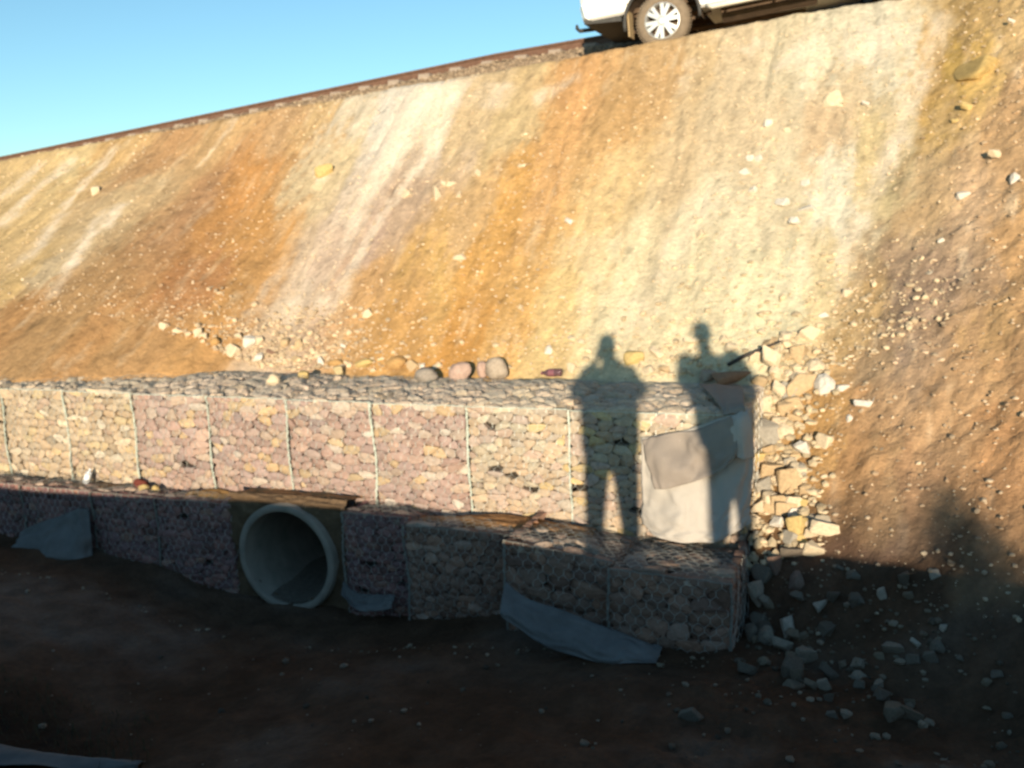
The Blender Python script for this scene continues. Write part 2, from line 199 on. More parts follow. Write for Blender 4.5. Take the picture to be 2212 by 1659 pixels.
def T(s, d):
    """height of the ground"""
    s = np.asarray(s, float); d = np.asarray(d, float)
    big = .05*fbm(s*.55+d*.1, d*.4, 3, 3)
    main = -2.66 + .88*d + big + .035*fbm(s*2.2, d*.45, 5, 3)*np.clip((d-1.2), 0, 1) - .035*np.clip(1-np.abs(fbm(s*2.6+.25*d, d*.55, 6, 3))*7, 0, 1)*np.clip((d-1.3), 0, 1)
    rough = fbm(s*1.3+4, d*1.3, 8, 4)
    spur = -3.39 + .479*s + .738*d + .06*rough + .03*fbm(s*3-d*1.2, d*1.0, 9, 3)
    z = smax(main, spur, .10)
    th = np.interp(s, [-8, -6.6, -5.4, -4.4], [.10, .24, .62, .95]) + .06*fbm(s*2.5, s*0, 14, 3)
    shelf = -1.52 + .64*(d-th) + .02*fbm(s*3, d*3, 15, 3); wl = np.clip((-4.0-s)/1.0, 0, 1); z = np.where((shelf > z) & (d > 0), z + (shelf-z)*wl, z)
    z = z - 6*np.clip((1.52-s)/.10, 0, 1)*np.clip((th+.03-d)/.06, 0, 1)
    top = crest(s) + .03*fbm(s*1.1, d*1.1, 11, 2)
    ball = np.interp(d, [7.0, 7.95, 11.0, 12.5, 16], [0, .60, .60, 0, -3])
    z = smin(z, top + .02, .06) + np.where(d > 7.0, ball*(1-.05*np.clip(s+4, 0, 5)), 0)
    fl = floorz(s, d) + .06*fbm(s*1.6, d*2.2, 21, 5) + .05*fbm(s*.5, d*.9, 22, 2)
    bank = np.interp(d, [-6.3, -3.7], [0, -1.75]) + lipz(s)
    bank = np.where(d < -6.3, lipz(s) - .012*(-6.3-d), bank)
    bank = np.where(d > -3.7, -9, bank)
    z = smax(z, fl, .18); z = smax(z, bank, .04)
    f = .022*fbm(s*4.5, d*3.2, 31, 5, .62) + .005*fbm(s*28, d*28, 33, 2)
    q = fbm(s*5, d*5, 35, 5, .6); clod = (.05*q + .03*fbm(s*13, d*13, 36, 4, .7))*np.clip((s-1.5-.29*d)*1.5, 0, 1)
    return z + (f + clod)*np.where(d < -4.3, .3, 1.)
def Ts(s, d): return float(T(np.array([s]), np.array([d]))[0])
def soil_col(s, d, z):
    """colour of the tipped soil, patch by patch, drawn out down the fall line of the slope"""
    A = np.array([(q[0], q[1]) for q in COLS], float)
    RGB = lin(np.array([q[2:] for q in COLS])) / GAIN; RGB = RGB*.9 + RGB.mean(0)*.1
    ws = s + .30*fbm(s*1.7, d*.5, 41, 3) + .16*fbm(s*7, d*1.3, 42, 3) + .16*fbm(s*16, d*9, 44, 3); wd = d + .5*fbm(s*1.5, d*1.0, 43, 3) + .25*fbm(s*11, d*8, 45, 3)
    out = np.zeros((len(s), 3))
    for i in range(0, len(s), 20000):
        a = ws[i:i+20000, None]; b = wd[i:i+20000, None]
        q = ((a - A[None, :, 0])/.26)**2 + ((b - A[None, :, 1])/.62)**2 + .05
        k = 1/q**2.2; out[i:i+20000] = (k @ RGB)/k.sum(1)[:, None]
    k = 1 + .20*fbm(s*5, d*.8, 51, 4) + .30*fbm(s*13, d*9, 52, 4, .7) - .30*np.clip(fbm(s*17, d*11, 54, 3, .6)*4-1.3, 0, 1); out *= k[:, None]
    pale = np.clip(fbm(s*7, d*1.8, 53, 5, .65)*2.4-.62, 0, 1)[:, None]; out = out*(1-.5*pale) + np.array((.62,.48,.31))*.5*pale
    w = np.clip((s-1.7-.29*d)/.7, 0, 1)[:, None]; lum = out.mean(1)[:, None]*np.array((1.32, .98, .70)); out = (out*(1-.2*w)+lum*.2*w)*(1+.50*w)           # spur colour lightened to make up for the weaker sun on it
    for x0, y0, x1, y1, w0, w1, a in STREAKS:                  # chalky spills run out down the slope
        ux = s + .10*fbm(s*4, d*1.6, 55, 4, .6) + .08*fbm(s*14, d*8, 56, 3, .6); vx, vy = x1-x0, y1-y0
        tt = ((ux-x0)*vx+(d-y0)*vy)/(vx*vx+vy*vy); tc = np.clip(tt, 0, 1); dist = np.hypot(ux-x0-vx*tc, (d-y0-vy*tc)*.8)
        al = np.clip(1.25-dist/(1.7*(w0+(w1-w0)*tc)), 0, 1)*a*.8*np.clip(np.minimum(tt+.15, 1.15-tt)*5, 0, 1)*np.clip(1.2+1.2*fbm(s*11, d*6, 57, 4, .65), 0, 1.6); al = np.clip(al, 0, .95)[:, None]
        out = out*(1-al) + np.array((.74, .62, .475))*al
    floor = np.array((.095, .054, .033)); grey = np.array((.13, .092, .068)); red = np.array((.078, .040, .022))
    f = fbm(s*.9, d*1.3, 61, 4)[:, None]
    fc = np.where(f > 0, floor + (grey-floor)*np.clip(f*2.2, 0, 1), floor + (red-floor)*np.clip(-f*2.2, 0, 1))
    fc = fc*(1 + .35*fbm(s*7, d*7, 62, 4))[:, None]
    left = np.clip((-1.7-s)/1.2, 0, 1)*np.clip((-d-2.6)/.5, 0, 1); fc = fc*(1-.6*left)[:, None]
    t = np.clip((-2.12 + .26*np.clip(s-2.5, 0, 2.2) - z + .25*fbm(s*2, d*2, 63, 4))/.55, 0, 1)[:, None]  # dark channel soil reaches higher at the right, painting the spur's shade darker
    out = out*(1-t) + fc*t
    bal = np.clip((d-7.25)*6, 0, 1)[:, None]
    out = out*(1-bal) + np.array((.30,.22,.145))*(1+.25*fbm(s*14, d*14, 64, 2))[:, None]*bal
    lz = (d < -3.3)[:, None]
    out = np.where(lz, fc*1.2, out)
    return np.clip(out, .01, .9)
def grid(name, s0, s1, d0, d1, ds, dd, keep, kind='structure'):
    S = np.arange(s0, s1+ds/2, ds); D = np.arange(d0, d1+dd/2, dd); n = len(S); m = len(D)
    SS, DD = np.meshgrid(S, D); s = SS.ravel(); d = DD.ravel(); z = T(s, d); c = soil_col(s, d, z)
    I, J = np.meshgrid(np.arange(n-1), np.arange(m-1)); a = (J*n+I).ravel()
    F = np.stack([a, a+1, a+1+n, a+n], 1)
    cs = s[F].mean(1); cdd = d[F].mean(1); cz = z[F].mean(1); k = keep(cs, cdd, cz); F = F[k]
    used = np.unique(F); mp = np.full(n*m, -1); mp[used] = np.arange(len(used))
    o = obj(name, np.stack([s, d, z], 1)[used], mp[F].tolist(), M_soil, None, c[used], True)
    return tag(o, kind=kind)
HID = lambda s, d: (s < 1.40) & (d > -.32) & (d < np.interp(s, [-8, -6.6, -5.4, -4.4], [.10, .24, .62, .95])-.08)
FL = lambda s, d: ((s < 1.40) & (d < .1)) | ((s >= 1.40) & (-3.39+.479*s+.738*d < -3.22) & (d < -.45))
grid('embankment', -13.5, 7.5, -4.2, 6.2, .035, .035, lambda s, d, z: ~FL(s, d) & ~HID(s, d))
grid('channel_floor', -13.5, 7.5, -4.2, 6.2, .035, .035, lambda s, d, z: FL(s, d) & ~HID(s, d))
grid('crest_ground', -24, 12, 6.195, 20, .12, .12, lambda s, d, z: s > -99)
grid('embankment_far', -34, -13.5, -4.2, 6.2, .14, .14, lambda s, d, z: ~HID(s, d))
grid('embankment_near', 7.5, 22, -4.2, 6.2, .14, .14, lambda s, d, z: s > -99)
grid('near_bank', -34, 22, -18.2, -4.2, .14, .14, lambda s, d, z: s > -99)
tag(obj('ground', [(-600,-600,-4.2),(600,-600,-4.2),(600,600,-4.2),(-600,600,-4.2)], [(0,1,2,3)], M_soil, None, [(.2,.15,.1)]*4), kind='structure')
pl = [(-400,-18.2),(400,-18.2),(400,-400),(-400,-400)]
tag(obj('plain', [(x, y, -1.90) for x, y in pl], [(0,3,2,1)], M_soil, None, [(.2,.15,.1)]*4), kind='structure')

# ------------------------------------------------------------------ stone-filled wire baskets
def voronoi(W, H, cw, ch, r):
    """convex cells of a jittered, courses-like point set over W x H; cells wider than tall"""
    pts = []; y = 0; row = 0
    while y < H:
        hh = ch*r.choice((r.uniform(.5, .8), r.uniform(.8, 1.2), r.uniform(1.1, 1.6))); x = -r.uniform(0, cw)
        while x < W:
            ww = cw*r.choice((r.uniform(.3, .7), r.uniform(.6, 1.1), r.uniform(1.1, 1.5), r.uniform(1.4, 2.2)))
            if 0 < x+ww/2 < W: pts.append((x+ww/2, min(H-.01, max(.01, y+hh/2+r.uniform(-.42, .42)*hh))))
            x += ww
        y += hh
    k = cw/ch; Q = [(x, yy*k) for x, yy in pts]; out = []
    for i, (x, y) in enumerate(Q):
        poly = [(0, 0), (W, 0), (W, H*k), (0, H*k)]
        nb = sorted(((a-x)**2+(b-y)**2, j) for j, (a, b) in enumerate(Q) if j != i)[:14]
        for _, j in nb:
            a, b = Q[j]; mx, my = (a+x)/2, (b+y)/2; nx, ny = a-x, b-y; new = []
            for q in range(len(poly)):
                p0 = poly[q]; p1 = poly[(q+1) % len(poly)]
                s0 = (p0[0]-mx)*nx+(p0[1]-my)*ny; s1 = (p1[0]-mx)*nx+(p1[1]-my)*ny
                if s0 <= 0: new.append(p0)
                if s0*s1 < 0: t = s0/(s0-s1); new.append((p0[0]+(p1[0]-p0[0])*t, p0[1]+(p1[1]-p0[1])*t))
            poly = new
            if len(poly) < 3: break
        if len(poly) > 2: out.append([(a, b/k) for a, b in poly])
    return out
def stones_face(g, Pf, W, H, cw, ch, pal, r, bulge=.045, gap=.0002, rag=.012):
    """Pf(u, v, h): point u across, v down the face, h proud of it"""
    for poly in voronoi(W, H, cw, ch, r):
        cx = sum(p[0] for p in poly)/len(poly); cy = sum(p[1] for p in poly)/len(poly)
        P = []
        for i in range(len(poly)):                       # cut the corners of the cell
            a = poly[i]; b = poly[(i+1) % len(poly)]
            if (a[0]-b[0])**2+(a[1]-b[1])**2 < .0004: P.append(((a[0]+b[0])/2, (a[1]+b[1])/2)); continue
            t = r.uniform(.14, .34); P.append((a[0]+(b[0]-a[0])*t, a[1]+(b[1]-a[1])*t)); P.append((b[0]+(a[0]-b[0])*t, b[1]+(a[1]-b[1])*t))
        n = len(P)
        if n < 3: continue
        size = min(max(p[0] for p in P)-min(p[0] for p in P), max(p[1] for p in P)-min(p[1] for p in P))
        if size < .02 or (size < .07 and r.random() < .08): continue
        off = r.uniform(-rag, rag*.7); tx, ty = r.uniform(-.2, .2), r.uniform(-.28, .28); dome = min(.022, size*.18)*r.uniform(.4, 1.2)
        V = []
        for sc, dp in ((1, -.06), (1, -.006), (.965, -.001), (.84, .0), (.42, dome*.4)):
            for (x, y) in P:
                dx, dy = x-cx, y-cy; L = math.hypot(dx, dy)+1e-6; q = max(.3, 1-gap/L)*sc
                X, Y = cx+dx*q, cy+dy*q
                h = off + dp + (tx*dx+ty*dy)*sc + (0 if sc > .95 else r.uniform(-.004, .004)) + (dome*.25 if sc < .8 else 0)
                V.append(Pf(X, Y, h + bulge*math.sin(math.pi*min(1, max(0, X/W)))*math.sin(math.pi*min(1, max(0, Y/H)))))
        V.append(Pf(cx, cy, off + dome*.9 + bulge*math.sin(math.pi*cx/W)*math.sin(math.pi*cy/H)))
        F = []
        for k in range(4):
            for i in range(n): F.append((k*n+i, k*n+(i+1) % n, (k+1)*n+(i+1) % n, (k+1)*n+i))
        for i in range(n): F.append((4*n+i, 4*n+(i+1) % n, 5*n))
        tot = sum(q for q, _ in pal); z = r.uniform(0, tot)
        for q, c in pal:
            z -= q
            if z <= 0: break
        c = tuple(.68*a_+.32*b_ for a_, b_ in zip(c, pal[0][1])); v = r.uniform(.80, 1.04); t = r.uniform(-.05, .05)
        g.add(V, F, (c[0]*v*(1+t), c[1]*v, c[2]*v*(1-t)))
def hexes(g, Pf, W, H, r, a=.085, b=.105, rad=.0016, bulge=.045, lift=.012):
    """double-twist hexagonal wire netting"""
    tw = b*.36; dg = (b-tw)/1.0; rows = int(H/(tw+dg/1.0*.5))+2
    def P(x, y):
        x = min(W, max(0, x)); y = min(H, max(0, y))
        hh = lift + bulge*math.sin(math.pi*x/W)*math.sin(math.pi*y/H) + .006*math.sin(x*31+y*17)
        return Pf(x, y, hh)
    y = 0; k = 0; st = tw + .032
    while y < H:
        sh = 0 if k % 2 == 0 else a/2; i = 0; x = sh
        while x < W+1e-6:
            p0 = P(x, y); p1 = P(x, y+tw); g.tube([p0, p1], rad*1.5, 3, cap=False)
            if y+tw < H:
                for dx in (-a/2, a/2):
                    if -1e-6 <= x+dx <= W+1e-6: g.tube([p1, P(x+dx, y+st)], rad, 3, cap=False)
            x += a
        y += st; k += 1
def lacing(g, p0, p1, r, rad=.012, wr=.0042, n=4):
    """a bundle of twisted wires laced along an edge"""
    p0 = Vector(p0); p1 = Vector(p1); L = (p1-p0).length; t = (p1-p0)/L; a = t.orthogonal().normalized(); b = t.cross(a); ph = r.uniform(0, 9)
    def c(u): return p0 + t*u + a*.010*math.sin(u*7+ph) + b*.010*math.sin(u*5.3+ph*2)
    for k in range(n):
        g.tube([c(L*i/14) + a*r.uniform(-.009, .009) + b*r.uniform(-.009, .009) for i in range(15)], wr, 4)
    m = int(L/.011)
    g.tube([c(L*i/m) + (a*math.cos(i*1.05+ph)+b*math.sin(i*1.05+ph))*rad*(1+.25*math.sin(i*.37)) for i in range(m+1)], wr*.72, 4)
MAU = [(5,(.35,.245,.205)),(3,(.41,.295,.235)),(2.4,(.44,.34,.25)),(1.2,(.50,.37,.20)),(.7,(.58,.50,.40)),(1,(.29,.215,.185))]
TAN = [(5,(.42,.315,.21)),(3,(.47,.37,.26)),(2,(.39,.285,.22)),(1.2,(.49,.38,.22)),(1,(.62,.53,.40)),(1,(.33,.26,.18))]
GRY = [(5,(.44,.34,.24)),(3,(.40,.30,.25)),(2,(.50,.42,.30)),(1,(.56,.42,.2)),(1,(.36,.3,.24))]
DMV = [(6,(.215,.12,.108)),(3,(.30,.15,.122)),(1,(.36,.20,.14)),(1,(.14,.075,.06))]  # mauve stones of the lower row, shade put into the colour, darker and redder
DTN = [(5,(.24,.148,.105)),(3,(.33,.19,.13)),(1,(.45,.29,.21)),(1,(.16,.09,.065))]  # tan stones with the lower row's shade mixed into their colour
def gabion(x0, x1, yf, yb, zt, zb, pal, label, group, seed, mound=.04, cw=.118, ch=.068, dz=0, dip=0, left=False, right=False, lip_n=3, zt1=None, toph=None, lastedge=False):
    r = random.Random(seed); W = x1-x0; H = zt-zb; D = yb-yf; zt1 = zt if zt1 is None else zt1
    root = empty('stone_gabion', (x0+W/2, (yf+yb)/2, zb), label, 'gabion', group)
    top = lambda u: zt + (zt1-zt)*u/W
    front = lambda u, v, h: (x0+u, yf-h, top(u)-v)
    topf = lambda u, v, h: (x0+u, yf+v, top(u)+h-dip*v/D+mound*math.sin(math.pi*min(1, v/D*.8+.1)) - mound*math.sin(.1*math.pi))
    g = G(); e = .003
    stones_face(g, lambda u, v, h: front(u+e, v+e, h), W-2*e, H-e, cw, ch, pal, r)
    stones_face(g, lambda u, v, h: topf(u+e, v+e, h), W-2*e, D-e, cw, ch*1.15, [(q, tuple(.35*a+.65*m_ for a, m_ in zip(c, (.56, .46, .35) if sum(c) > .6 else (.27, .205, .16)))) for q, c in pal], r, bulge=.02, rag=.03)  # upper-row tops painted paler to make up for the grazing sun
    if right: stones_face(g, lambda u, v, h: (x1+h-.01, yf+u, top(W)-v-.01), D, H-.02, cw, ch, pal, r, bulge=.01)
    if left: stones_face(g, lambda u, v, h: (x0-h+.01, yb-u, top(0)-v-.01), D, H-.02, cw, ch, pal, r, bulge=.01)
    g.box((x0+.03, yf+.06, zb), (x1-.03, yb-.01, min(zt, zt1)-.06-dip), (.05, .04, .03))
    s = g.out('stone_fill', M_fill, root); tag(s, kind='stuff')
    g = G(); hexes(g, front, W, H, r); hexes(g, topf, W, D, r, lift=.022)
    if right: hexes(g, lambda u, v, h: (x1+h-.01, yf+u, top(W)-v), D, H, r)
    g.out('wire_mesh', M_wire, root, col=False)
    g = G(); f0 = -.022
    lacing(g, front(0, 0, .015), front(0, H, .015), r)
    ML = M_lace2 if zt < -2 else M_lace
    g.out('seam_lacing', ML, root, col=False)
    if lastedge:
        g = G(); lacing(g, front(W, 0, .015), front(W, H, .015), r); g.out('seam_lacing', ML, root, col=False)
    g = G()
    g.tube([front(W*i/10, .004*math.sin(i*1.9+seed), .014+.006*math.sin(i*2.3)) for i in range(11)], .0035, 4)
    m = int(W/.02)
    g.tube([Vector(front(W*i/m, 0, .014))+Vector((0, math.cos(i*1.4), math.sin(i*1.4)))*.008 for i in range(m+1)], .0015, 3)
    g.out('edge_wire', ML, root, col=False)
    return root
UP = 'gabions of the upper row of the wall'
cwid = .966
ul = {0:'last gabion of the sunlit upper row, partly under the pale draped cloth',
 1:'sunlit tan gabion of the upper row just left of the left person\'s shadow',
 2:'mauve gabion of the upper row below the two large grey boulders',
 3:'mauve gabion of the upper row just right of the pipe mouth',
 4:'mauve and yellow stone gabion of the upper row standing over the concrete pipe mouth',
 5:'pink grey stone gabion of the upper row with the dark red rock at its foot',
 6:'tan stone gabion of the upper row with the clear bottle at its foot',
 7:'tan stone gabion of the upper row second in from the left picture edge',
 8:'tan stone gabion of the upper row cut by the left picture edge',
 9:'tan stone gabion of the upper row beyond the left picture edge'}
ulp = {0:GRY,1:GRY,2:MAU,3:MAU,4:MAU,5:MAU,6:TAN,7:TAN,8:TAN,9:TAN}
ul[4] = 'mauve gabion of the upper row with the round cream rock on its top edge'
for k in range(0, 10):
    if k == 0: x0, x1 = .004, 1.49
    else: x0, x1 = -cwid*k+.004, -cwid*(k-1)-.004
    sag = .012*k
    gabion(x0, x1, .012*math.sin(k*2.1), 1.27, -1.590+sag*.6, -2.70+sag-(.06 if k < 2 else 0), ulp[k], ul[k], UP, 100+k, right=(k == 0),
           mound=.035+.03*math.sin(k*1.7), cw=.125 if k < 4 else .115)
LO = 'gabions of the lower row of the wall'
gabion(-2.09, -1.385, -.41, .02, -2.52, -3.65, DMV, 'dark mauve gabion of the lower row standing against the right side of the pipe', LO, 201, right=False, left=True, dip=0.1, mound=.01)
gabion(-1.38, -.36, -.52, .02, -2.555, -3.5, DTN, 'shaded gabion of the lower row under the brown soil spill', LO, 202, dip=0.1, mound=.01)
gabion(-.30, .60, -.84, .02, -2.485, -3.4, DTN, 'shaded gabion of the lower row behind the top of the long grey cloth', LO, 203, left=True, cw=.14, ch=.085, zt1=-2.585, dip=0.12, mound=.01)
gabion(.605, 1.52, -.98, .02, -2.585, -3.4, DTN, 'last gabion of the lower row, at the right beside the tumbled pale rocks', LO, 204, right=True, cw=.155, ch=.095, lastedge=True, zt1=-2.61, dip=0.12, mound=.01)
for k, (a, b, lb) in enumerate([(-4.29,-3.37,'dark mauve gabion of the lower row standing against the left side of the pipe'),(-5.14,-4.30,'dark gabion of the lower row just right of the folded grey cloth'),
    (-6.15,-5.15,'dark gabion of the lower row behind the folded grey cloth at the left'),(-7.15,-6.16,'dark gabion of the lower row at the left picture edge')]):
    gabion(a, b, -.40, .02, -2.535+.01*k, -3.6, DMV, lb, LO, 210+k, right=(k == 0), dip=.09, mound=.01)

# soil packed round the pipe, and spilt over the treads
def heap(name, pts, label=None, cat=None):
    pass
PC = Vector((-2.745, 0, -3.03)); PR = .54
def backfill():
    V = []; F = []; cols = []
    xs = np.arange(-3.40, -2.05, .025); rows = []
    n = len(xs)
    # a profile that comes from under the upper baskets, over the crown of the pipe, and down its face
    prof = [(.10,-2.49),(.0,-2.485),(-.10,-2.48),(-.20,-2.46),(-.29,-2.44),(-.34,-2.455),(-.365,-2.50),(-.37,-2.6),(-.37,-2.75),(-.37,-2.95),(-.375,-3.1),(-.375,-3.3),(-.38,-3.75)]
    P = []
    for i in range(len(prof)-1):
        for t in np.linspace(0, 1, 5)[:-1]: P.append((prof[i][0]+(prof[i+1][0]-prof[i][0])*t, prof[i][1]+(prof[i+1][1]-prof[i][1])*t))
    m = len(P); X, I = np.meshgrid(xs, np.arange(m)); X = X.ravel(); Pa = np.array(P)[I.ravel()]
    ns = fbm(X*5, I.ravel()*.35, 71, 5, .65)*.06 + fbm(X*18, I.ravel()*1.3, 72, 3)*.012
    Y = Pa[:, 0]-ns; Z = Pa[:, 1]+ns*.5
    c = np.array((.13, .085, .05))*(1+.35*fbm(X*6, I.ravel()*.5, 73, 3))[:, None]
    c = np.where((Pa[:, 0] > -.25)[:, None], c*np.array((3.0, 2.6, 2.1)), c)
    for j in range(m-1):
        for i in range(n-1):
            q = j*n+i; cx = X[q]+.015; cz = (Z[q]+Z[q+n])/2
            if Y[q] < -.28 and math.hypot(cx-PC.x, cz-PC.z) < PR-.06: continue
            F.append((q, q+1, q+1+n, q+n))
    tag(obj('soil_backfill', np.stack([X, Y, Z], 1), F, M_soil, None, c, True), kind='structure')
backfill()
def spill(name, cx, cy, z, rx, ry, h, col, seed):
    n = 28; V = []; F = []
    for j in range(n):
        for i in range(n):
            u, v = i/(n-1)*2-1, j/(n-1)*2-1; q = max(0, 1-(u*u+v*v)**.5*(1+.35*float(fbm(np.array([u*2+seed]), np.array([v*2.]), seed, 2)[0])))
            hh = h*min(1, q*1.7)**.8 + .014*float(fbm(np.array([u*5.]), np.array([v*5.+seed]), seed+1, 3)[0])*(q > 0)
            V.append((cx+u*rx, cy+v*ry, z+hh-(.07 if q <= 0 else 0)))
    F = [(j*n+i, j*n+i+1, (j+1)*n+i+1, (j+1)*n+i) for j in range(n-1) for i in range(n-1)]
    cc = [tuple(np.array(col)*rnd.uniform(.85, 1.15)) for _ in V]
    tag(obj(name, V, F, M_soil, None, cc, True), kind='stuff')
spill('spilt_soil', -.60, -.22, -2.62, .85, .26, .085, (.30,.16,.07), 3)
spill('spilt_soil', -3.80, -.14, -2.60, .44, .20, .08, (.42,.24,.09), 5)
spill('spilt_soil', -5.2, -.16, -2.60, .8, .20, .06, (.28,.18,.10), 8)

# ------------------------------------------------------------------ concrete pipe
root = empty('concrete_pipe', (PC.x, -.43, PC.z-PR), 'round grey concrete culvert pipe with an open mouth between the lower gabions', 'pipe')
g = G(); ri = .465
ax = Vector((0, 1, 0))
pr = [(0.012, ri), (0, ri+.012), (0, PR-.015), (.015, PR), (.9, PR), (.92, PR-.02), (5.5, PR-.02), (5.5, ri), (1.2, ri), (.3, ri)]
g.lathe(pr, (PC.x, -.44, PC.z), ax, (0, 0, 1), 72, closed=True)
g.out('pipe_wall', M_conc, root, smooth=True, col=False)
g = G(); V = []; n = 22; m = 26                                    # silt lying in the invert
for j in range(m):
    for i in range(n):
        u = i/(n-1)*2-1; y = -.41+j*.1; zz = PC.z-ri+.035+.02*math.sin(y*3)+.05*u*u; x = PC.x+u*math.sqrt(max(0, ri**2-(PC.z-zz)**2))*1.02
        V.append((x, y, zz+.008*math.sin(i*2.1+j)))
g.add(V, [(j*n+i, j*n+i+1, (j+1)*n+i+1, (j+1)*n+i) for j in range(m-1) for i in range(n-1)], (.16,.13,.10))
g.out('silt', M_soil, root, smooth=True)
g = G(); k = 28
g.add([(PC.x+math.cos(i*2*math.pi/k)*.5, 4.7, PC.z+math.sin(i*2*math.pi/k)*.5) for i in range(k)], [tuple(range(k))], (.06,.045,.03))
g.out('far_soil_plug', M_soil, root)

# ------------------------------------------------------------------ rocks
def hull_mesh(name, kind, seed):
    r = random.Random(seed); bm = bmesh.new()
    if kind == 'round':
        bmesh.ops.create_icosphere(bm, subdivisions=3, radius=.5)
        for v in bm.verts:
            p = v.co.copy(); q = 1+.26*mnoise.noise(p*2.2+Vector((seed*3.1, 0, 0)))+.12*mnoise.noise(p*7+Vector((seed, 5, 0))); v.co = p*q
    else:
        n = 11 if kind == 'slab' else 15
        for i in range(n):
            v = Vector((r.uniform(-1, 1), r.uniform(-1, 1), r.uniform(-1, 1)))
            v = v/max(abs(v.x), abs(v.y), abs(v.z))*.5 if kind == 'slab' else v.normalized()*r.uniform(.42, .56)
            bm.verts.new(v*Vector((1, 1, r.uniform(.6, 1))))
        q = bmesh.ops.convex_hull(bm, input=bm.verts[:]); 
        bmesh.ops.delete(bm, geom=[v for v in bm.verts if not v.link_faces], context='VERTS')
        bmesh.ops.bevel(bm, geom=bm.edges[:], offset=.035, segments=1, affect='EDGES', profile=.6)
        bmesh.ops.triangulate(bm, faces=bm.faces[:]); bmesh.ops.subdivide_edges(bm, edges=bm.edges[:], cuts=1, use_grid_fill=True)
        for v in bm.verts: v.co += v.co.normalized()*.03*mnoise.noise(v.co*5+Vector((seed*2.3, 0, 0)))
    lo = [min(v.co[i] for v in bm.verts) for i in range(3)]; hi = [max(v.co[i] for v in bm.verts) for i in range(3)]
    for v in bm.verts: v.co = Vector([(v.co[i]-lo[i])/(hi[i]-lo[i])-.5 for i in range(3)])
    me = bpy.data.meshes.new(name); bm.to_mesh(me); bm.free(); return me
PROTO = {k: [hull_mesh(k+'_rock', k, 10*j+s) for s in range(8)] for j, k in enumerate(('angular', 'slab', 'round'))}
ROCKM = {}
def rock_mesh(kind, i, col):
    key = (kind, i, col)
    if key not in ROCKM:
        m = PROTO[kind][i].copy(); c = PAL[col] if isinstance(col, str) else col
        a = m.color_attributes.new('Col', 'FLOAT_COLOR', 'POINT')
        a.data.foreach_set('color', np.tile(np.array([*c, 1], np.float32), len(m.vertices))); m.materials.append(M_rock)
        m.polygons.foreach_set('use_smooth', [kind == 'round']*len(m.polygons)); ROCKM[key] = m
    return ROCKM[key]
def rock(x, y, w, h, col, kind='angular', z=None, label=None, group=None, name='rock', sink=.3, face=None, depth=None, yaw=None, roll=None):
    r = random.Random(int(x*1000)*31+int(y*1000))
    o = bpy.data.objects.new(name, rock_mesh(kind, r.randrange(8), col)); C.objects.link(o)
    d = depth or (w+h)/2*r.uniform(.7, 1.0)
    o.scale = (w, d, h); o.rotation_euler = (r.uniform(-.3, .3), r.uniform(-.3, .3) if roll is None else roll, r.uniform(-.4, .4) if yaw is None else yaw)
    zz = Ts(x, y) if z is None else z
    o.location = (x, y, zz + h*(.5-sink))
    return tag(o, label, 'rock', group)
def inside_gabion(x, y): return x < 1.47 and y < 1.25
GP = 'pale broken rocks piled at the right end of the upper gabions'
for i, (x, y, w, h, c) in enumerate(PILE):
    if inside_gabion(x, y): x = 1.50+w*.3
    rock(x, y, w*1.12, h*1.15, c, 'slab' if i % 3 else 'angular', label='pale broken rock in the pile at the right end of the upper gabions', group=GP, sink=.22, depth=max(w, h)*.8)
for i in range(95):
    u = rnd.random(); x, y, w, h, c = PILE[rnd.randrange(len(PILE))]; k_ = rnd.uniform(.45, .95)
    x = x+rnd.uniform(-.16, .16); y = y+rnd.uniform(-.22, .22)
    if inside_gabion(x, y) or x < 1.5: x = 1.52+rnd.uniform(0, .12)
    rock(x, y, w*k_, h*k_, rnd.choice('ccttg'+c), 'slab' if rnd.random() < .5 else 'angular', label='pale broken rock in the pile at the right end of the upper gabions', group=GP, sink=.3)
GT = 'loose rocks lying in the shade below the pile'
special_t = {0:'flat grey slab at the top edge of the shaded rocks right of the lower gabions', 1:'upright pinkish rock leaning at the right end of the lower gabions', 4:'tall pale triangular rock standing against the last lower gabion', 8:'square pale rock standing in the shaded soil', 9:'small white triangular rock lying in the shade', 10:'upright narrow white rock in the shade at the right'}
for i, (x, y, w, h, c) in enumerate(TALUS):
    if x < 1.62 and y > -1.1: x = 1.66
    cc = {'g':(.15,.12,.09),'w':(.36,.30,.235),'t':(.20,.15,.10),'p':(.21,.135,.10),'c':(.30,.23,.15),'y':(.22,.15,.07)}[c]  # rock palette darkened and warmed to deepen the shade here
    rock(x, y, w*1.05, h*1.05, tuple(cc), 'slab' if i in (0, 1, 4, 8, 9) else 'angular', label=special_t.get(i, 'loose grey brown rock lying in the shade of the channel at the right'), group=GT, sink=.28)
GS = 'pale stones lodged in the sunlit slope'
sp = {0:'yellow cream stone high on the left of the slope', 2:'flat yellow cream slab under the pale streak of the slope', 3:'upright cream stone, largest of the cluster in the middle of the slope', 4:'long cream stone leaning lower left in the cluster in the middle of the slope', 11:'chalky stone alone in the orange soil band', 16:'big square cream rock half buried on the slope below the truck', 29:'bright yellow stone near the right edge of the slope', 12:None, 13:'tan stone with a dark shadow just above the gabion wall'}
for i, (x, y, w, h, c) in enumerate(SLOPE):
    rock(x, y, w*1.1, h*1.1, c, 'angular', label=sp.get(i if i < 1 else i+1) or 'pale stone lodged in the sunlit slope', group=GS, sink=.36)
GO = 'small rocks gathered at the foot of the slope behind the gabions'
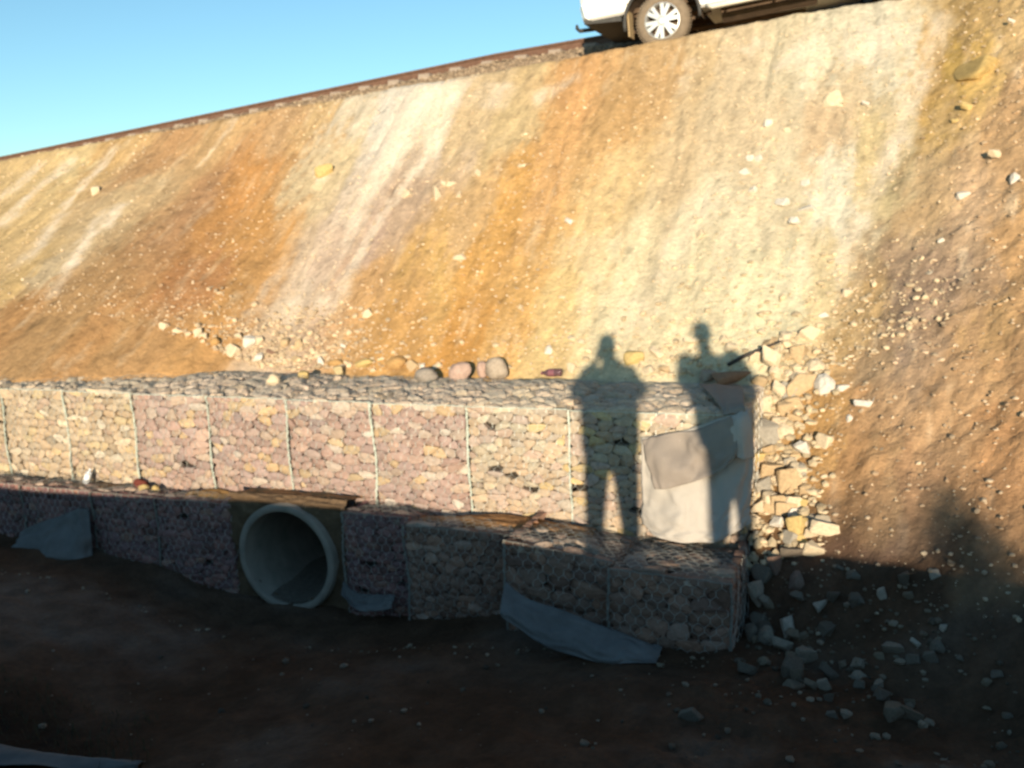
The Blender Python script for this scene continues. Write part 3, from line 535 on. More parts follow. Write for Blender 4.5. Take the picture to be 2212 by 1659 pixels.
for i, (x, y, w, h, c) in enumerate(TOE):
    rock(x, max(y, 1.36), w*1.1, h*1.15, c, 'round' if c in 'oy' else 'angular', label='small rock gathered at the foot of the slope behind the upper gabions', group=GO, sink=.25)
for i in range(34):
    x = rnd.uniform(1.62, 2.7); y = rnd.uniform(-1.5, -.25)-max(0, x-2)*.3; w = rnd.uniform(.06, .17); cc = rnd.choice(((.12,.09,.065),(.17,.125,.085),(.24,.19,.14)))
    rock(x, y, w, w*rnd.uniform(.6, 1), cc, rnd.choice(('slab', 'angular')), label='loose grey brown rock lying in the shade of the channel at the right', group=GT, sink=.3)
# rocks with a place of their own
rock(-1.49, 1.02, .25, .20, 'p', 'round', -1.53, 'rounded mauve grey boulder on the gabion top, middle of the three', name='boulder', sink=.1)
rock(-1.16, 1.20, .27, .23, (.36,.29,.22), 'round', -1.53, 'largest grey brown boulder on the gabion top, right of the others', name='boulder', sink=.1)
rock(-1.34, 1.24, .12, .18, 'p', 'round', -1.53, 'small pinkish boulder wedged between the two larger ones', name='boulder', sink=.1)
rock(-1.84, .95, .26, .16, (.27,.23,.19), 'round', -1.53, 'dark grey boulder lying at the left of the boulders on the gabion top', name='boulder', sink=.15)
rock(-3.36, .46, .16, .15, 'c', 'round', -1.53, 'round cream rock at the top edge of the gabion over the pipe', sink=.1)
rock(-3.26, .85, .14, .11, 'y', 'angular', -1.53, 'yellow brown rock just behind the round cream rock on the gabion top', sink=.1)
rock(-3.02, 1.15, .13, .12, (.42,.33,.18), 'angular', -1.53, 'tan rock in front of the dark gap on the gabion top', sink=.1)
rock(-4.77, -.10, .19, .13, (.17,.045,.03), 'round', -2.57, 'dark red rock on the ledge above the lower gabions', sink=.1)
rock(-4.62, -.20, .12, .10, 'y', 'round', -2.56, 'yellow rock in front of the dark red rock, left of the pair', sink=.1)
rock(-4.49, -.17, .11, .10, (.5,.36,.15), 'round', -2.57, 'yellow rock beside the dark red rock, right of the pair', sink=.1)
rock(1.22, 1.10, .36, .12, (.26,.16,.10), 'slab', -1.53, 'long brown slab of rock on the gabion top in the right person\'s shadow', sink=.1, yaw=.3, depth=.2)
rock(.98, 1.20, .16, .12, (.3,.25,.2), 'angular', -1.53, 'grey rock on the gabion top at the left edge of the right person\'s shadow', sink=.1)
rock(3.36, 4.36, .50, .30, (.40,.28,.11), 'angular', None, 'ochre boulder half buried near the top right of the slope', name='boulder', sink=.62, depth=.55)
rock(2.02, 1.15, .17, .2, 'w', 'angular', None, 'grey white rock alone in the brown soil right of the rock pile', sink=.3)
for i, (x, y, w) in enumerate([(-6.3,1.15,.3),(-6.0,1.1,.2),(-5.55,1.25,.36),(-7.0,1.1,.25)]):
    rock(x, y, w, .06, (.5,.42,.33), 'slab', -1.50, 'thin pale flat stone lying on the top of the left gabions', 'thin flat stones on the left gabion tops', sink=.1)

# pebbles and gravel that nobody could count
def ico():
    bm = bmesh.new(); bmesh.ops.create_icosphere(bm, subdivisions=1, radius=.5); V = np.array([v.co[:] for v in bm.verts]); F = np.array([[v.index for v in f.verts] for f in bm.faces]); bm.free(); return V, F
IV, IF = ico()
def scatter(name, S, D, size, cols, zoff=.0, seed=1, mat_=None, flat=.7):
    R = np.random.RandomState(seed); n = len(S); Z = T(S, D)
    V = np.repeat(IV[None], n, 0); V = V*(1+.45*R.uniform(-.5, .6, V.shape[:2]))[..., None]
    V = V*np.stack([R.uniform(.7, 1.3, n), R.uniform(.7, 1.2, n), R.uniform(.5, 1, n)*flat*1.3], 1)[:, None]*size[:, None, None]
    a = R.uniform(0, 6.28, n); ca, sa = np.cos(a)[:, None], np.sin(a)[:, None]
    X = V[..., 0]*ca-V[..., 1]*sa; Y = V[..., 0]*sa+V[..., 1]*ca
    P = np.stack([X+S[:, None], Y+D[:, None], V[..., 2]+(Z+size*zoff)[:, None]], -1).reshape(-1, 3)
    F = (IF[None]+np.arange(n)[:, None, None]*len(IV)).reshape(-1, 3)
    o = obj(name, P, F.tolist(), mat_ or M_rock, None, np.repeat(cols, len(IV), 0), False); return tag(o, kind='stuff')
R = np.random.RandomState(3)
def pebs(n, s0, s1, d0, d1, smin_, smax_, keep, seed):
    S = R.uniform(s0, s1, n); D = R.uniform(d0, d1, n); k = keep(S, D)&~((S < 1.5)&(D < 1.3)&(D > -1.1)); S, D = S[k], D[k]
    return S, D, smin_*(smax_/smin_)**(R.uniform(0, 1, len(S))**2.2)
dens = lambda s, d: .30 + .5*fbm(s*.9, d*.35, 81, 3) + .35*np.clip((s+1)/3, 0, 1) + .5*np.exp(-((d-1.5)/.35)**2)
S, D, Z_ = pebs(75000, -13, 6.5, -1.2, 5.6, .010, .052, lambda s, d: R.uniform(0, 1, len(s)) < dens(s, d)*.85, 1)
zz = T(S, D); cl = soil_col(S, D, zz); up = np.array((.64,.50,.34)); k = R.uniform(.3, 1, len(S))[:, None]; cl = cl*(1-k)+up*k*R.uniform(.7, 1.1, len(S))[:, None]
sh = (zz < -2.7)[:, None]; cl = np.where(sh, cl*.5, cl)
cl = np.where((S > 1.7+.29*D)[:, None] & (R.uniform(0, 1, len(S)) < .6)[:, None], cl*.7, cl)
scatter('loose_pebbles', S, D, Z_, cl, .12, 5)
S, D, Z_ = pebs(5200, -1.8, 3.0, 1.3, 2.6, .02, .085, lambda s, d: (R.uniform(0, 1, len(s)) < np.exp(-(d-1.3)*1.7)*np.clip((s+.6), .12, 1)*.55), 2)
cl = np.array((.58,.45,.29))*R.uniform(.65, 1.15, (len(S), 1))*np.array((1,1,1)); scatter('broken_rock_rubble', S, D, Z_, cl, .2, 6)
S, D, Z_ = pebs(8000, -5.6, -2.0, 1.3, 2.1, .02, .09, lambda s, d: (R.uniform(0, 1, len(s)) < np.exp(-(d-1.3)*2.4)*.7*np.exp(-((s+4.0)/1.0)**2)), 3)
cl = np.array((.56,.42,.27))*R.uniform(.6, 1.15, (len(S), 1)); scatter('small_rubble', S, D, Z_, cl, .2, 7)
S, D, Z_ = pebs(16000, -9, 6.5, -4.2, -.2, .012, .075, lambda s, d: (R.uniform(0, 1, len(s)) < .05+.95*np.clip((s-1.2)/2, 0, 1)*np.clip(.5+fbm(s*1.1, d*1.1, 82, 3)*1.6, 0, 1)), 4)
k = T(S, D) < -2.55; S, D, Z_ = S[k], D[k], Z_[k]; cl = np.array((.155,.115,.08))*R.uniform(.35, 1.7, (len(S), 1)); scatter('channel_gravel', S, D, Z_, cl, .15, 8)
S = R.uniform(1.5, 2.15, 900); D = R.uniform(-.25, 1.6, 900); Z_ = .03*(.11/.03)**(R.uniform(0, 1, 900)**1.6); k = R.uniform(0, 1, 900) < 1.15-(S-1.5)/.6; S, D, Z_ = S[k], D[k], Z_[k]
cl = np.array((.56,.44,.28))*R.uniform(.6, 1.15, (len(S), 1)); scatter('rock_pile_rubble', S, D, Z_, cl, .25, 10)
S, D, Z_ = pebs(14000, -13, 3.5, 7.35, 8.5, .03, .06, lambda s, d: d > 0, 5)
cl = np.array((.33,.245,.165))*R.uniform(.5, 1.3, (len(S), 1)); scatter('track_ballast', S, D, Z_, cl, .25, 9)

# ------------------------------------------------------------------ railway on the crest
def railz(s): return 3.28 + .072*s - .03*np.maximum(0, s+4)
for k in range(34):
    s = 1.6 - .615*k
    o = empty('railway_sleeper', (s, 9.2, railz(s)-.42), 'pale concrete sleeper with its end showing in the ballast', 'sleeper', 'sleepers under the rails') if False else None
    g = G(); z = railz(s)-.20; V = []
    for y, wt, h in ((7.93, .10, -.035), (7.95, .11, -.005), (8.6, .11, .0), (9.1, .10, -.03), (9.6, .11, 0), (10.25, .11, -.005), (10.27, .10, -.035)):
        V += [(s-wt-.02, y, z-.22), (s+wt+.02, y, z-.22), (s+wt, y, z+h), (s-wt, y, z+h)]
    F = [(0,1,2,3), (27,26,25,24)] + [(4*i+a, 4*i+4+a, 4*i+4+(a+1)%4, 4*i+(a+1)%4) for i in range(6) for a in range(4)]
    g.add(V, F, (1,1,1))
    so = g.out('railway_sleeper', M_sleep, col=False, loc=(s, 9.1, z-.22)); tag(so, 'pale concrete sleeper with only its end showing in the ballast below the rail', 'sleeper', 'concrete sleepers under the rails')
def rail(y, lab):
    prof = [(-.07,0),(.07,0),(.07,.012),(.01,.03),(.009,.115),(.035,.125),(.035,.155),(.026,.163),(-.026,.163),(-.035,.155),(-.035,.125),(-.009,.115),(-.01,.03),(-.07,.012)]
    xs = np.linspace(-24, 10, 35); V = [(x, y+a, railz(x)-.163+b) for x in xs for a, b in prof]; n = len(prof)
    F = [(i*n+k, i*n+(k+1)%n, (i+1)*n+(k+1)%n, (i+1)*n+k) for i in range(34) for k in range(n)]
    tag(obj('rail', V, F, M_rust, None, loc=(-7, y, railz(-7)-.163)), lab, 'rail', 'rusty rails of the track')
rail(8.5, 'rusty brown rail running along the top of the embankment, on the near side'); rail(9.57, 'rusty brown rail on the far side of the track, hidden behind the near one')

# ------------------------------------------------------------------ pickup truck on the crest road
def truck():
    O = Vector((-.40, 5.88, 2.295)); ga = math.atan(.07)
    X = Vector((math.cos(ga), 0, math.sin(ga))); Zv = Vector((-math.sin(ga), 0, math.cos(ga))); Y = Vector((0, 1, 0))
    def W(x, y, z): return O + X*x + Y*y + Zv*z
    root = empty('pickup_truck', O, 'white pickup truck with alloy wheels parked on the embankment crest, cut by the top', 'truck')
    def part(name, V, F, m, smooth=False, parent=None, mi=None):
        return obj(name, [W(*v) for v in V], F, m, parent or root, None, smooth, mi)
    def loft(secs, closed=True):
        n = len(secs[0]); V = [p for s in secs for p in s]; F = []
        for i in range(len(secs)-1):
            for k in range(n if closed else n-1): F.append((i*n+k, i*n+(k+1)%n, (i+1)*n+(k+1)%n, (i+1)*n+k))
        F.append(tuple(range(n))[::-1]); F.append(tuple((len(secs)-1)*n+k for k in range(n))); return V, F
    # lower body: stations along x; half shell with an arch cut over each wheel
    Rw = .37; AR = .52; WB = 3.05; wid = 1.78
    def bottom(x):
        b = .56 if x < -.4 else .44
        if x < -1.0: b = .56 + (-(x+1.0))*.35
        for c in (0, WB):
            dx = abs(x-c)
            if dx < AR: b = max(b, .375+math.sqrt(AR*AR-dx*dx)*.97)
        return b
    def topz(x):
        if x < 1.15: return 1.18
        if x < 1.2: return 1.18
        if x > 2.55: return 1.20-.10*(x-2.55)-.25*max(0, x-3.7)
        return 1.20
    xs = sorted(set([-1.16,-1.14,-1.08,-1.0,-.8,-.6,-.53]+[round(c+AR*math.cos(a), 3) for c in (0, WB) for a in np.linspace(0, math.pi, 19)]+[.8,1.1,1.4,1.8,2.2,2.5,3.55,3.8,3.95,4.0]))
    secs = []
    for x in xs:
        zb, zt = bottom(x), topz(x); e = 0
        if x < -1.0: e = ((-1.0-x)/.16)**2*.10
        if x > 3.6: e = ((x-3.6)/.4)**2*.22
        def sd(y, s): return y
        mid = zb+(zt-zb)*.45
        prof = [(.06+e, zb+.0), (.015+e, zb+.03), (.0+e, mid), (.02+e, zt-.12), (.07+e, zt-.01), (.13+e, zt)]
        S = [(x, a, z) for a, z in prof] + [(x, wid-a, z) for a, z in prof[::-1]]
        secs.append(S)
    V, F = loft(secs); b = part('body', V, F, M_white, False)
    # panel gaps, arch mouldings
    for c in (0, WB):
        g = G(); pts = [W(c+(AR+.005)*math.cos(a), -.004, .375+(AR+.005)*math.sin(a)*.97) for a in np.linspace(-.12 if c else -.1, math.pi+.12, 26)]
        g.tube(pts, .026, 6); g.out('wheel_arch_trim', M_plast, root, smooth=True, col=False)
        g = G(); pts = [W(c+(AR+.005)*math.cos(a), wid+.004, .375+(AR+.005)*math.sin(a)*.97) for a in np.linspace(-.1, math.pi+.1, 26)]
        g.tube(pts, .026, 6); g.out('wheel_arch_trim', M_plast, root, smooth=True, col=False)
        for ya, yb in ((.03, .45), (wid-.45, wid-.03)):
            g = G(); V = [W(c+(AR-.004)*math.cos(a), y, .375+(AR-.004)*math.sin(a)*.97) for y in (ya, yb) for a in np.linspace(-.05, math.pi+.05, 17)]
            g.add(V, [(i, i+1, 18+i, 17+i) for i in range(16)]); g.out('arch_liner', M_under, root, col=False)
    # cab
    cs = [(1.16, 1.18, .16, 0), (1.22, 1.60, .24, 0), (1.35, 1.74, .30, 0), (1.7, 1.79, .31, 0), (2.1, 1.77, .30, 0), (2.35, 1.66, .27, 0), (2.95, 1.17, .16, 0)]
    secs = [[(x, .07, 1.16), (x, .09, min(zt, 1.20)), (x, e, zt-.03 if zt > 1.2 else zt), (x, e+.06, zt), (x, wid-e-.06, zt), (x, wid-e, zt-.03 if zt > 1.2 else zt), (x, wid-.09, min(zt, 1.20)), (x, wid-.07, 1.16)] for x, zt, e, _ in cs]
    V, F = loft(secs); part('cab', V, F, M_white, False)
    for s in (0, 1):
        f = lambda y: y if s == 0 else wid-y
        for poly in ([(1.33,.125,1.25),(1.36,.235,1.60),(1.88,.245,1.66),(1.92,.125,1.25)], [(1.98,.125,1.25),(1.96,.245,1.66),(2.25,.225,1.60),(2.72,.125,1.25)]):
            q = [(x, f(y-.02), z) for x, y, z in poly]; q2 = [(x, f(y+.03), z) for x, y, z in poly]
            V, F = loft([q, q2]); part('side_window', V, F, M_glass)
        for x in (1.18, 1.95, 2.75):                                # door gaps
            V, F = loft([[(x-.005, f(-.003), .52), (x+.005, f(-.003), .52), (x+.005, f(.02), .52), (x-.005, f(.02), .52)], [(x-.005, f(.004), 1.14), (x+.005, f(.004), 1.14), (x+.005, f(.03), 1.14), (x-.005, f(.03), 1.14)]]); part('door_gap', V, F, M_plast)
        for x in (1.32, 2.05):
            g = G(); g.tube([W(x, f(.0), 1.02), W(x+.03, f(-.035), 1.02), W(x+.17, f(-.035), 1.02), W(x+.2, f(.0), 1.02)], .012, 6); g.out('door_handle', M_white, root, smooth=True, col=False)
        g = G(); g.tube([W(2.62, f(.08), 1.22), W(2.60, f(-.06), 1.25)], .02, 6); g.tube([W(2.60, f(-.03), 1.27), W(2.60, f(-.16), 1.27)], [.07, .085], 8); g.out('wing_mirror', M_plast, root, smooth=True, col=False)
        # side step
        g = G(); g.tube([W(.62, f(.02), .44), W(.70, f(-.05), .40), W(2.40, f(-.05), .40), W(2.48, f(.02), .44)], .032, 8)
        for x in (.9, 1.55, 2.2): g.tube([W(x, f(-.03), .41), W(x, f(.2), .46)], .015, 6)
        g.out('side_step', M_dust, root, smooth=True, col=False)
        V, F = loft([[(-1.155, f(.10), .92), (-1.155, f(.10), 1.14), (-1.155, f(.0), 1.14), (-1.155, f(.0), .92)], [(-1.185+.02, f(.11), .93), (-1.185+.02, f(.11), 1.13), (-1.02, f(-.012), 1.13), (-1.02, f(-.012), .93)]]); part('tail_light', V, F, M_red)
        V, F = loft([[(3.78, f(.16), .84), (3.74, f(.06), .86), (3.72, f(.08), 1.02), (3.8, f(.2), .98)], [(3.99, f(.30), .84), (3.90, f(.14), .86), (3.86, f(.14), 1.01), (3.93, f(.3), .99)]]); part('headlight', V, F, M_amber)
        # mud flap behind the rear wheel
        V, F = loft([[(-.485, f(.01), .24), (-.47, f(.01), .24), (-.47, f(.27), .24), (-.485, f(.27), .24)], [(-.475, f(.01), .70), (-.46, f(.01), .70), (-.46, f(.27), .70), (-.475, f(.27), .70)]]); part('mud_flap', V, F, M_flap)
    # glass front and back
    V, F = loft([[(2.42,.33,1.615),(2.42,wid-.33,1.615),(2.90,wid-.20,1.23),(2.90,.20,1.23)], [(2.45,.33,1.64),(2.45,wid-.33,1.64),(2.95,wid-.20,1.235),(2.95,.20,1.235)]]); part('windscreen', V, F, M_glass)
    V, F = loft([[(1.20,.3,1.28),(1.20,wid-.3,1.28),(1.215,wid-.33,1.56),(1.215,.33,1.56)], [(1.165,.3,1.28),(1.165,wid-.3,1.28),(1.19,wid-.33,1.56),(1.19,.33,1.56)]]); part('rear_window', V, F, M_glass)
    # load bed well: dark liner set into the top
    V, F = loft([[(-1.05,.12,1.184),(1.08,.12,1.184),(1.08,wid-.12,1.184),(-1.05,wid-.12,1.184)], [(-1.05,.12,1.19),(1.08,.12,1.19),(1.08,wid-.12,1.19),(-1.05,wid-.12,1.19)]]); part('bed_cover', V, F, M_plast)
    # bumper, under-tray, tow bar
    secs = []
    for t in np.linspace(0, 1, 13):
        y = -.005+t*(wid+.01); k = abs(t*2-1)**6; x0 = -1.22+.12*k
        secs.append([(x0+.07, y, .57), (x0+.02, y, .61), (x0-.01, y, .78), (x0+.02, y, .82), (-1.02, y, .82), (-1.02, y, .57)])
    V, F = loft(secs); part('rear_bumper', V, F, M_white)
    V, F = loft([[(-1.12,.05,.535),(-1.12,wid-.05,.535),(-1.12,wid-.05,.575),(-1.12,.05,.575)], [(-.58,.06,.48),(-.58,wid-.06,.48),(-.58,wid-.06,.59),(-.58,.06,.59)]]); part('bumper_valance', V, F, M_plast)
    g = G(); g.tube([W(-1.0, .62, .56), W(-1.36, .62, .585), W(-1.40, .62, .62)], [.03, .03, .022], 8); g.tube([W(-1.40, .62, .62), W(-1.40, .62, .68)], [.03, .018], 8)
    g.out('tow_bar', M_plast, root, smooth=True, col=False)
    secs = []
    for t in np.linspace(0, 1, 9):
        y = .02+t*(wid-.04); k = abs(t*2-1)**4; secs.append([(3.9-.22*k, y, .42), (4.06-.26*k, y, .45), (4.07-.26*k, y, .72), (3.9-.22*k, y, .76)])
    V, F = loft(secs); part('front_bumper', V, F, M_white)
    V, F = loft([[(4.0,.5,.80),(4.03,.5,.80),(4.0,.5,1.02),(3.96,.5,1.02)], [(4.0,wid-.5,.80),(4.03,wid-.5,.80),(4.0,wid-.5,1.02),(3.96,wid-.5,1.02)]]); part('grille', V, F, M_plast)
    # chassis, axles, exhaust
    g = G()
    for y in (.42, wid-.42): g.tube([W(-1.0, y, .62), W(-.3, y, .60), W(.4, y, .52), W(3.7, y, .50)], .05, 4)
    for x in (0, WB): g.tube([W(x, .2, .37), W(x, wid-.2, .37)], .05, 8)
    g.tube([W(0, .78, .36), W(0, 1.0, .36)], .13, 10); g.tube([W(-.9, 1.3, .54), W(.5, 1.3, .42), W(1.8, 1.2, .36)], .035, 6)
    g.tube([W(-.55, .36, .36), W(0, .34, .33), (W(.62, .36, .42))], .028, 4); g.tube([W(.75, .5, .42), W(2.0, .5, .42)], [.15, .15], 8)
    V = [W(x, y, z) for x in (-.95, 3.6) for y, z in ((.3, .60), (wid-.3, .60), (wid-.3, .66), (.3, .66))]
    g.add(V, [(0,1,2,3),(7,6,5,4),(0,4,5,1),(1,5,6,2),(2,6,7,3),(3,7,4,0)]); g.out('chassis', M_under, root, col=False)
    # wheels
    def wheel(cx, side):
        yo = .005 if side == 0 else wid-.005; sg = 1 if side == 0 else -1; c = Vector((cx, yo, .365)); A = Y*sg
        we = bpy.data.objects.new('wheel', None); C.objects.link(we); we.location = W(*c)-O; we.parent = root; we.empty_display_size = .1
        class PL:                                                   # holds the wheel's own place
            pass
        def sub(name, g, m, sm=True):
            wl = W(*c); V = [Vector(v)-wl for v in g.V]
            o = bpy.data.objects.new(name, mesh(name, V, g.F, m, None, sm)); C.objects.link(o); o.parent = we; return o
        up = Zv
        g = G(); R = .37
        g.lathe([(.018,.236),(.0,.252),(-.004,.29),(.006,.325),(.028,.352),(.06,.368),(.19,.368),(.225,.35),(.25,.30),(.25,.236)], W(*c), A, up, 56, closed=True)
        for k in range(56):                                         # tread blocks
            a = 2*math.pi*k/56; 
            for q in (.05, .105, .16):
                p = W(*c)+A*(q+.0)+(X*math.cos(a+q*.6)+Zv*math.sin(a+q*.6))*.362; t = (-X*math.sin(a)+Zv*math.cos(a)); n_ = X*math.cos(a)+Zv*math.sin(a)
                V = [p+t*dt+A*da+n_*dn for dn in (0, .016) for da in (0, .042) for dt in (-.012, .012)]
                g.add(V, [(0,1,3,2),(4,6,7,5),(0,4,5,1),(1,5,7,3),(3,7,6,2),(2,6,4,0)])
        sub('tyre', g, M_tyre, False)
        g = G()
        g.lathe([(.016,.236),(.004,.243),(.0,.232),(.022,.222),(.06,.212),(.24,.205),(.24,.235),(.1,.24)], W(*c), A, up, 48, closed=True)
        for k in range(6):                                          # six double spokes
            for s2 in (-1, 1):
                a = 2*math.pi*k/6+.25; d0 = X*math.cos(a+s2*.13)+Zv*math.sin(a+s2*.13); d1 = X*math.cos(a+s2*.20)+Zv*math.sin(a+s2*.20); t = d0.cross(A)
                pi = W(*c)+d0*.062; po = W(*c)+d1*.226; V = []
                for p, wd, y0, y1 in ((pi, .024, .008, .05), (po, .027, .012, .055)):
                    V += [p-t*wd+A*y0, p+t*wd+A*y0, p+t*wd+A*y1, p-t*wd+A*y1]
                g.add(V, [(0,1,2,3),(7,6,5,4),(0,4,5,1),(1,5,6,2),(2,6,7,3),(3,7,4,0)])
        g.lathe([(.0,.001),(.0,.045),(.008,.062),(.012,.078),(.06,.085),(.06,.001)], W(*c), A, up, 24)
        sub('rim', g, M_rim, False)
        g = G(); g.lathe([(.11,.001),(.11,.14),(.13,.205),(.15,.205),(.15,.001)], W(*c), A, up, 24); sub('brake_drum', g, M_under)
    for cx in (0, WB):
        for sd_ in (0, 1): wheel(cx, sd_)
truck()

# ------------------------------------------------------------------ geotextile sheets
def sheet(name, rows, m, label, parent=None, sub=3, thick=.004, wr=.006, seed=0, fold=0, cat='cloth'):
    """rows: rows of control points; smooth surface with small creases, real thickness"""
    P = np.array(rows, float); n, k = P.shape[:2]
    def cr(P, t, ax):
        P = np.moveaxis(P, ax, 0); N_ = len(P); i = np.clip(np.floor(t).astype(int), 0, N_-2); u = (t-i)[:, None, None]
        p1 = P[i]; p2 = P[i+1]; p0 = np.where((i > 0)[:, None, None], P[np.clip(i-1, 0, N_-1)], 2*p1-p2); p3 = np.where((i < N_-2)[:, None, None], P[np.clip(i+2, 0, N_-1)], 2*p2-p1)
        r = .5*((2*p1)+(-p0+p2)*u+(2*p0-5*p1+4*p2-p3)*u*u+(-p0+3*p1-3*p2+p3)*u**3); return np.moveaxis(r, 0, ax)
    a = np.linspace(0, n-1, (n-1)*10+1); b = np.linspace(0, k-1, (k-1)*10+1)
    Q = cr(cr(P, a, 0), b, 1); A, B = np.meshgrid(a, b, indexing='ij')
    du = np.gradient(Q, axis=0); dv = np.gradient(Q, axis=1); nn = np.cross(du, dv); nn /= np.linalg.norm(nn, axis=2, keepdims=True)+1e-9
    w_ = wr*(fbm(A*1.3+seed, B*1.1, seed, 3)*2 + .8*np.sin(B*5+fbm(A, B, seed+2, 2)*4+A*1.2)); Q = Q + nn*w_[..., None]
    N1, N2 = Q.shape[:2]; Vt = (Q+nn*thick/2).reshape(-1, 3); Vb = (Q-nn*thick/2).reshape(-1, 3); L = N1*N2
    F = []
    for i in range(N1-1):
        for j in range(N2-1):
            q = i*N2+j; F.append((q, q+N2, q+N2+1, q+1)); F.append((L+q, L+q+1, L+q+N2+1, L+q+N2))
    ring = [i for i in range(N2)]+[i*N2+N2-1 for i in range(1, N1)]+[(N1-1)*N2+j for j in range(N2-2, -1, -1)]+[i*N2 for i in range(N1-2, 0, -1)]
    for a_, b_ in zip(ring, ring[1:]+ring[:1]): F.append((a_, b_, L+b_, L+a_))
    V = np.concatenate([Vt, Vb])
    o = obj(name, V, F, m, parent, None, True, loc=None if parent is not None else tuple(V[:, :].min(0)*np.array((0,0,1))+V.mean(0)*np.array((1,1,0))))
    if parent is None: tag(o, label, cat)
    return o
r_ = empty('geotextile_sheet', (1.08, -.1, -2.72), 'large pale geotextile sheet draped over the right end of the upper gabions', 'cloth')
rows = []
zt = [-1.80,-1.72,-1.66,-1.58,-1.53]
for v in (0, .12, .3, .5, .7, .85, .95, 1.0):
    row = []
    for i, x in enumerate((.655, .80, .98, 1.16, 1.33, 1.47, 1.545)):
        t0 = np.interp(x, (.655, 1.0, 1.3, 1.55), (-1.79, -1.72, -1.60, -1.53)); bt = np.interp(x, (.655, .75, 1.1, 1.3, 1.45, 1.55), (-2.52, -2.565, -2.575, -2.56, -2.50, -2.44))
        z = t0+(bt-t0)*v; y = -.05-(.26*v**1.7+.05*math.sin(v*math.pi))*math.sin(math.pi*np.clip((x-.60)/1.02, 0, 1))**.6; y += .03*math.sin(i*2.2)*v
        if i == 6: y += .10
        y += .05*math.sin(i*2.6+v*1.2)*v**.7; row.append((x + .03*v*math.sin(i), y-.02, z))
    rows.append(row)
sheet('drape', rows, M_cloth, None, r_, seed=3, wr=.009)
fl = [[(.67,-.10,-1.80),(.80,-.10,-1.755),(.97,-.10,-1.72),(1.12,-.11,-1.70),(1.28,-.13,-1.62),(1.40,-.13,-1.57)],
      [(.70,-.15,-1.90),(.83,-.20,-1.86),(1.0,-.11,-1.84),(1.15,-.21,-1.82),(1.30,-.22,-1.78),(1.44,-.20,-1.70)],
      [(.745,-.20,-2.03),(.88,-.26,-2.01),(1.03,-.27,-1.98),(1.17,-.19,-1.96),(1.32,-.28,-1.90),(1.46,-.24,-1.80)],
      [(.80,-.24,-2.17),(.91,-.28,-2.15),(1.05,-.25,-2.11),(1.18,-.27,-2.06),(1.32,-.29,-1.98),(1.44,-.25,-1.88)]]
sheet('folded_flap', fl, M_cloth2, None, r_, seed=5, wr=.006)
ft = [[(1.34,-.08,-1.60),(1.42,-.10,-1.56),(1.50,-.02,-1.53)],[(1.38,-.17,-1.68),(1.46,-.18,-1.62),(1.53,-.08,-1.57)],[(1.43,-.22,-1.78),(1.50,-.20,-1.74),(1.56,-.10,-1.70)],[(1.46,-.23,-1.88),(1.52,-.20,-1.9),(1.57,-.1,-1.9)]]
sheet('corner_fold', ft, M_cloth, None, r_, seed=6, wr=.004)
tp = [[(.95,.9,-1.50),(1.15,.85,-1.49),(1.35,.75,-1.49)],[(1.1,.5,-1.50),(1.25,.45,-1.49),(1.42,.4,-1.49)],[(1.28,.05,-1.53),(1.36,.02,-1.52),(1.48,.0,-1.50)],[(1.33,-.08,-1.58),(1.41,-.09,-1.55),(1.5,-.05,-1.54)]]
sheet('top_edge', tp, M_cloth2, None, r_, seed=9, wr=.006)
# long sheet at the foot of the lower gabions
rows = []
for t, (xa, za, xb, zb, ya) in enumerate([(-.24,-2.78,-.20,-2.98,-.98),(-.08,-2.86,-.0,-3.06,-1.02),(.12,-2.90,.20,-3.14,-1.06),(.36,-2.94,.44,-3.17,-1.08),(.60,-3.0,.66,-3.19,-1.10),(.80,-3.05,.82,-3.16,-1.10),(.93,-3.09,.94,-3.15,-1.08),(1.03,-3.12,1.03,-3.15,-1.06)]):
    rows.append([(xa+(xb-xa)*v, ya-.13*math.sin(v*2.0)-.10*v, za+(zb-za)*v) for v in (0, .33, .66, 1)])
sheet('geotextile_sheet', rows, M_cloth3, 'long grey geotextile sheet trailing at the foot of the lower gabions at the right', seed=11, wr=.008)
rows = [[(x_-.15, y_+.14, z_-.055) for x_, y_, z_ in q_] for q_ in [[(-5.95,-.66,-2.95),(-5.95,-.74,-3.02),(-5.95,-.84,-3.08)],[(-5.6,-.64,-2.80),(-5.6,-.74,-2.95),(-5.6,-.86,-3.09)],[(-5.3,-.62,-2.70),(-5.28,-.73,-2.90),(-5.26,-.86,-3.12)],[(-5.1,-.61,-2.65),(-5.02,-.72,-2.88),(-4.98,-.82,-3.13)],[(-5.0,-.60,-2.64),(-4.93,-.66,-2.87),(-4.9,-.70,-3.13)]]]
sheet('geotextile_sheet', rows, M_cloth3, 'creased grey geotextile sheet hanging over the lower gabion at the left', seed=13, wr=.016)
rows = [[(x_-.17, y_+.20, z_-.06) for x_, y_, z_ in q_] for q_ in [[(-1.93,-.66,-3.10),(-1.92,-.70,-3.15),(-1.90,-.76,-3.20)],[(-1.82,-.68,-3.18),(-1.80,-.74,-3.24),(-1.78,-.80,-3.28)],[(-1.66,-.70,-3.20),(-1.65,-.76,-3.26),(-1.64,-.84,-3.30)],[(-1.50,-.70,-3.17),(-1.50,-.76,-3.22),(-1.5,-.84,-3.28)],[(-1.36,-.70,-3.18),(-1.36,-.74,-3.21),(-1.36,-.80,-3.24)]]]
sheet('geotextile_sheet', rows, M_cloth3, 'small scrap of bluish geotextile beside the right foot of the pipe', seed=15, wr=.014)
def gz(x, y, o=.03): return (x, y, Ts(x, y)+o)
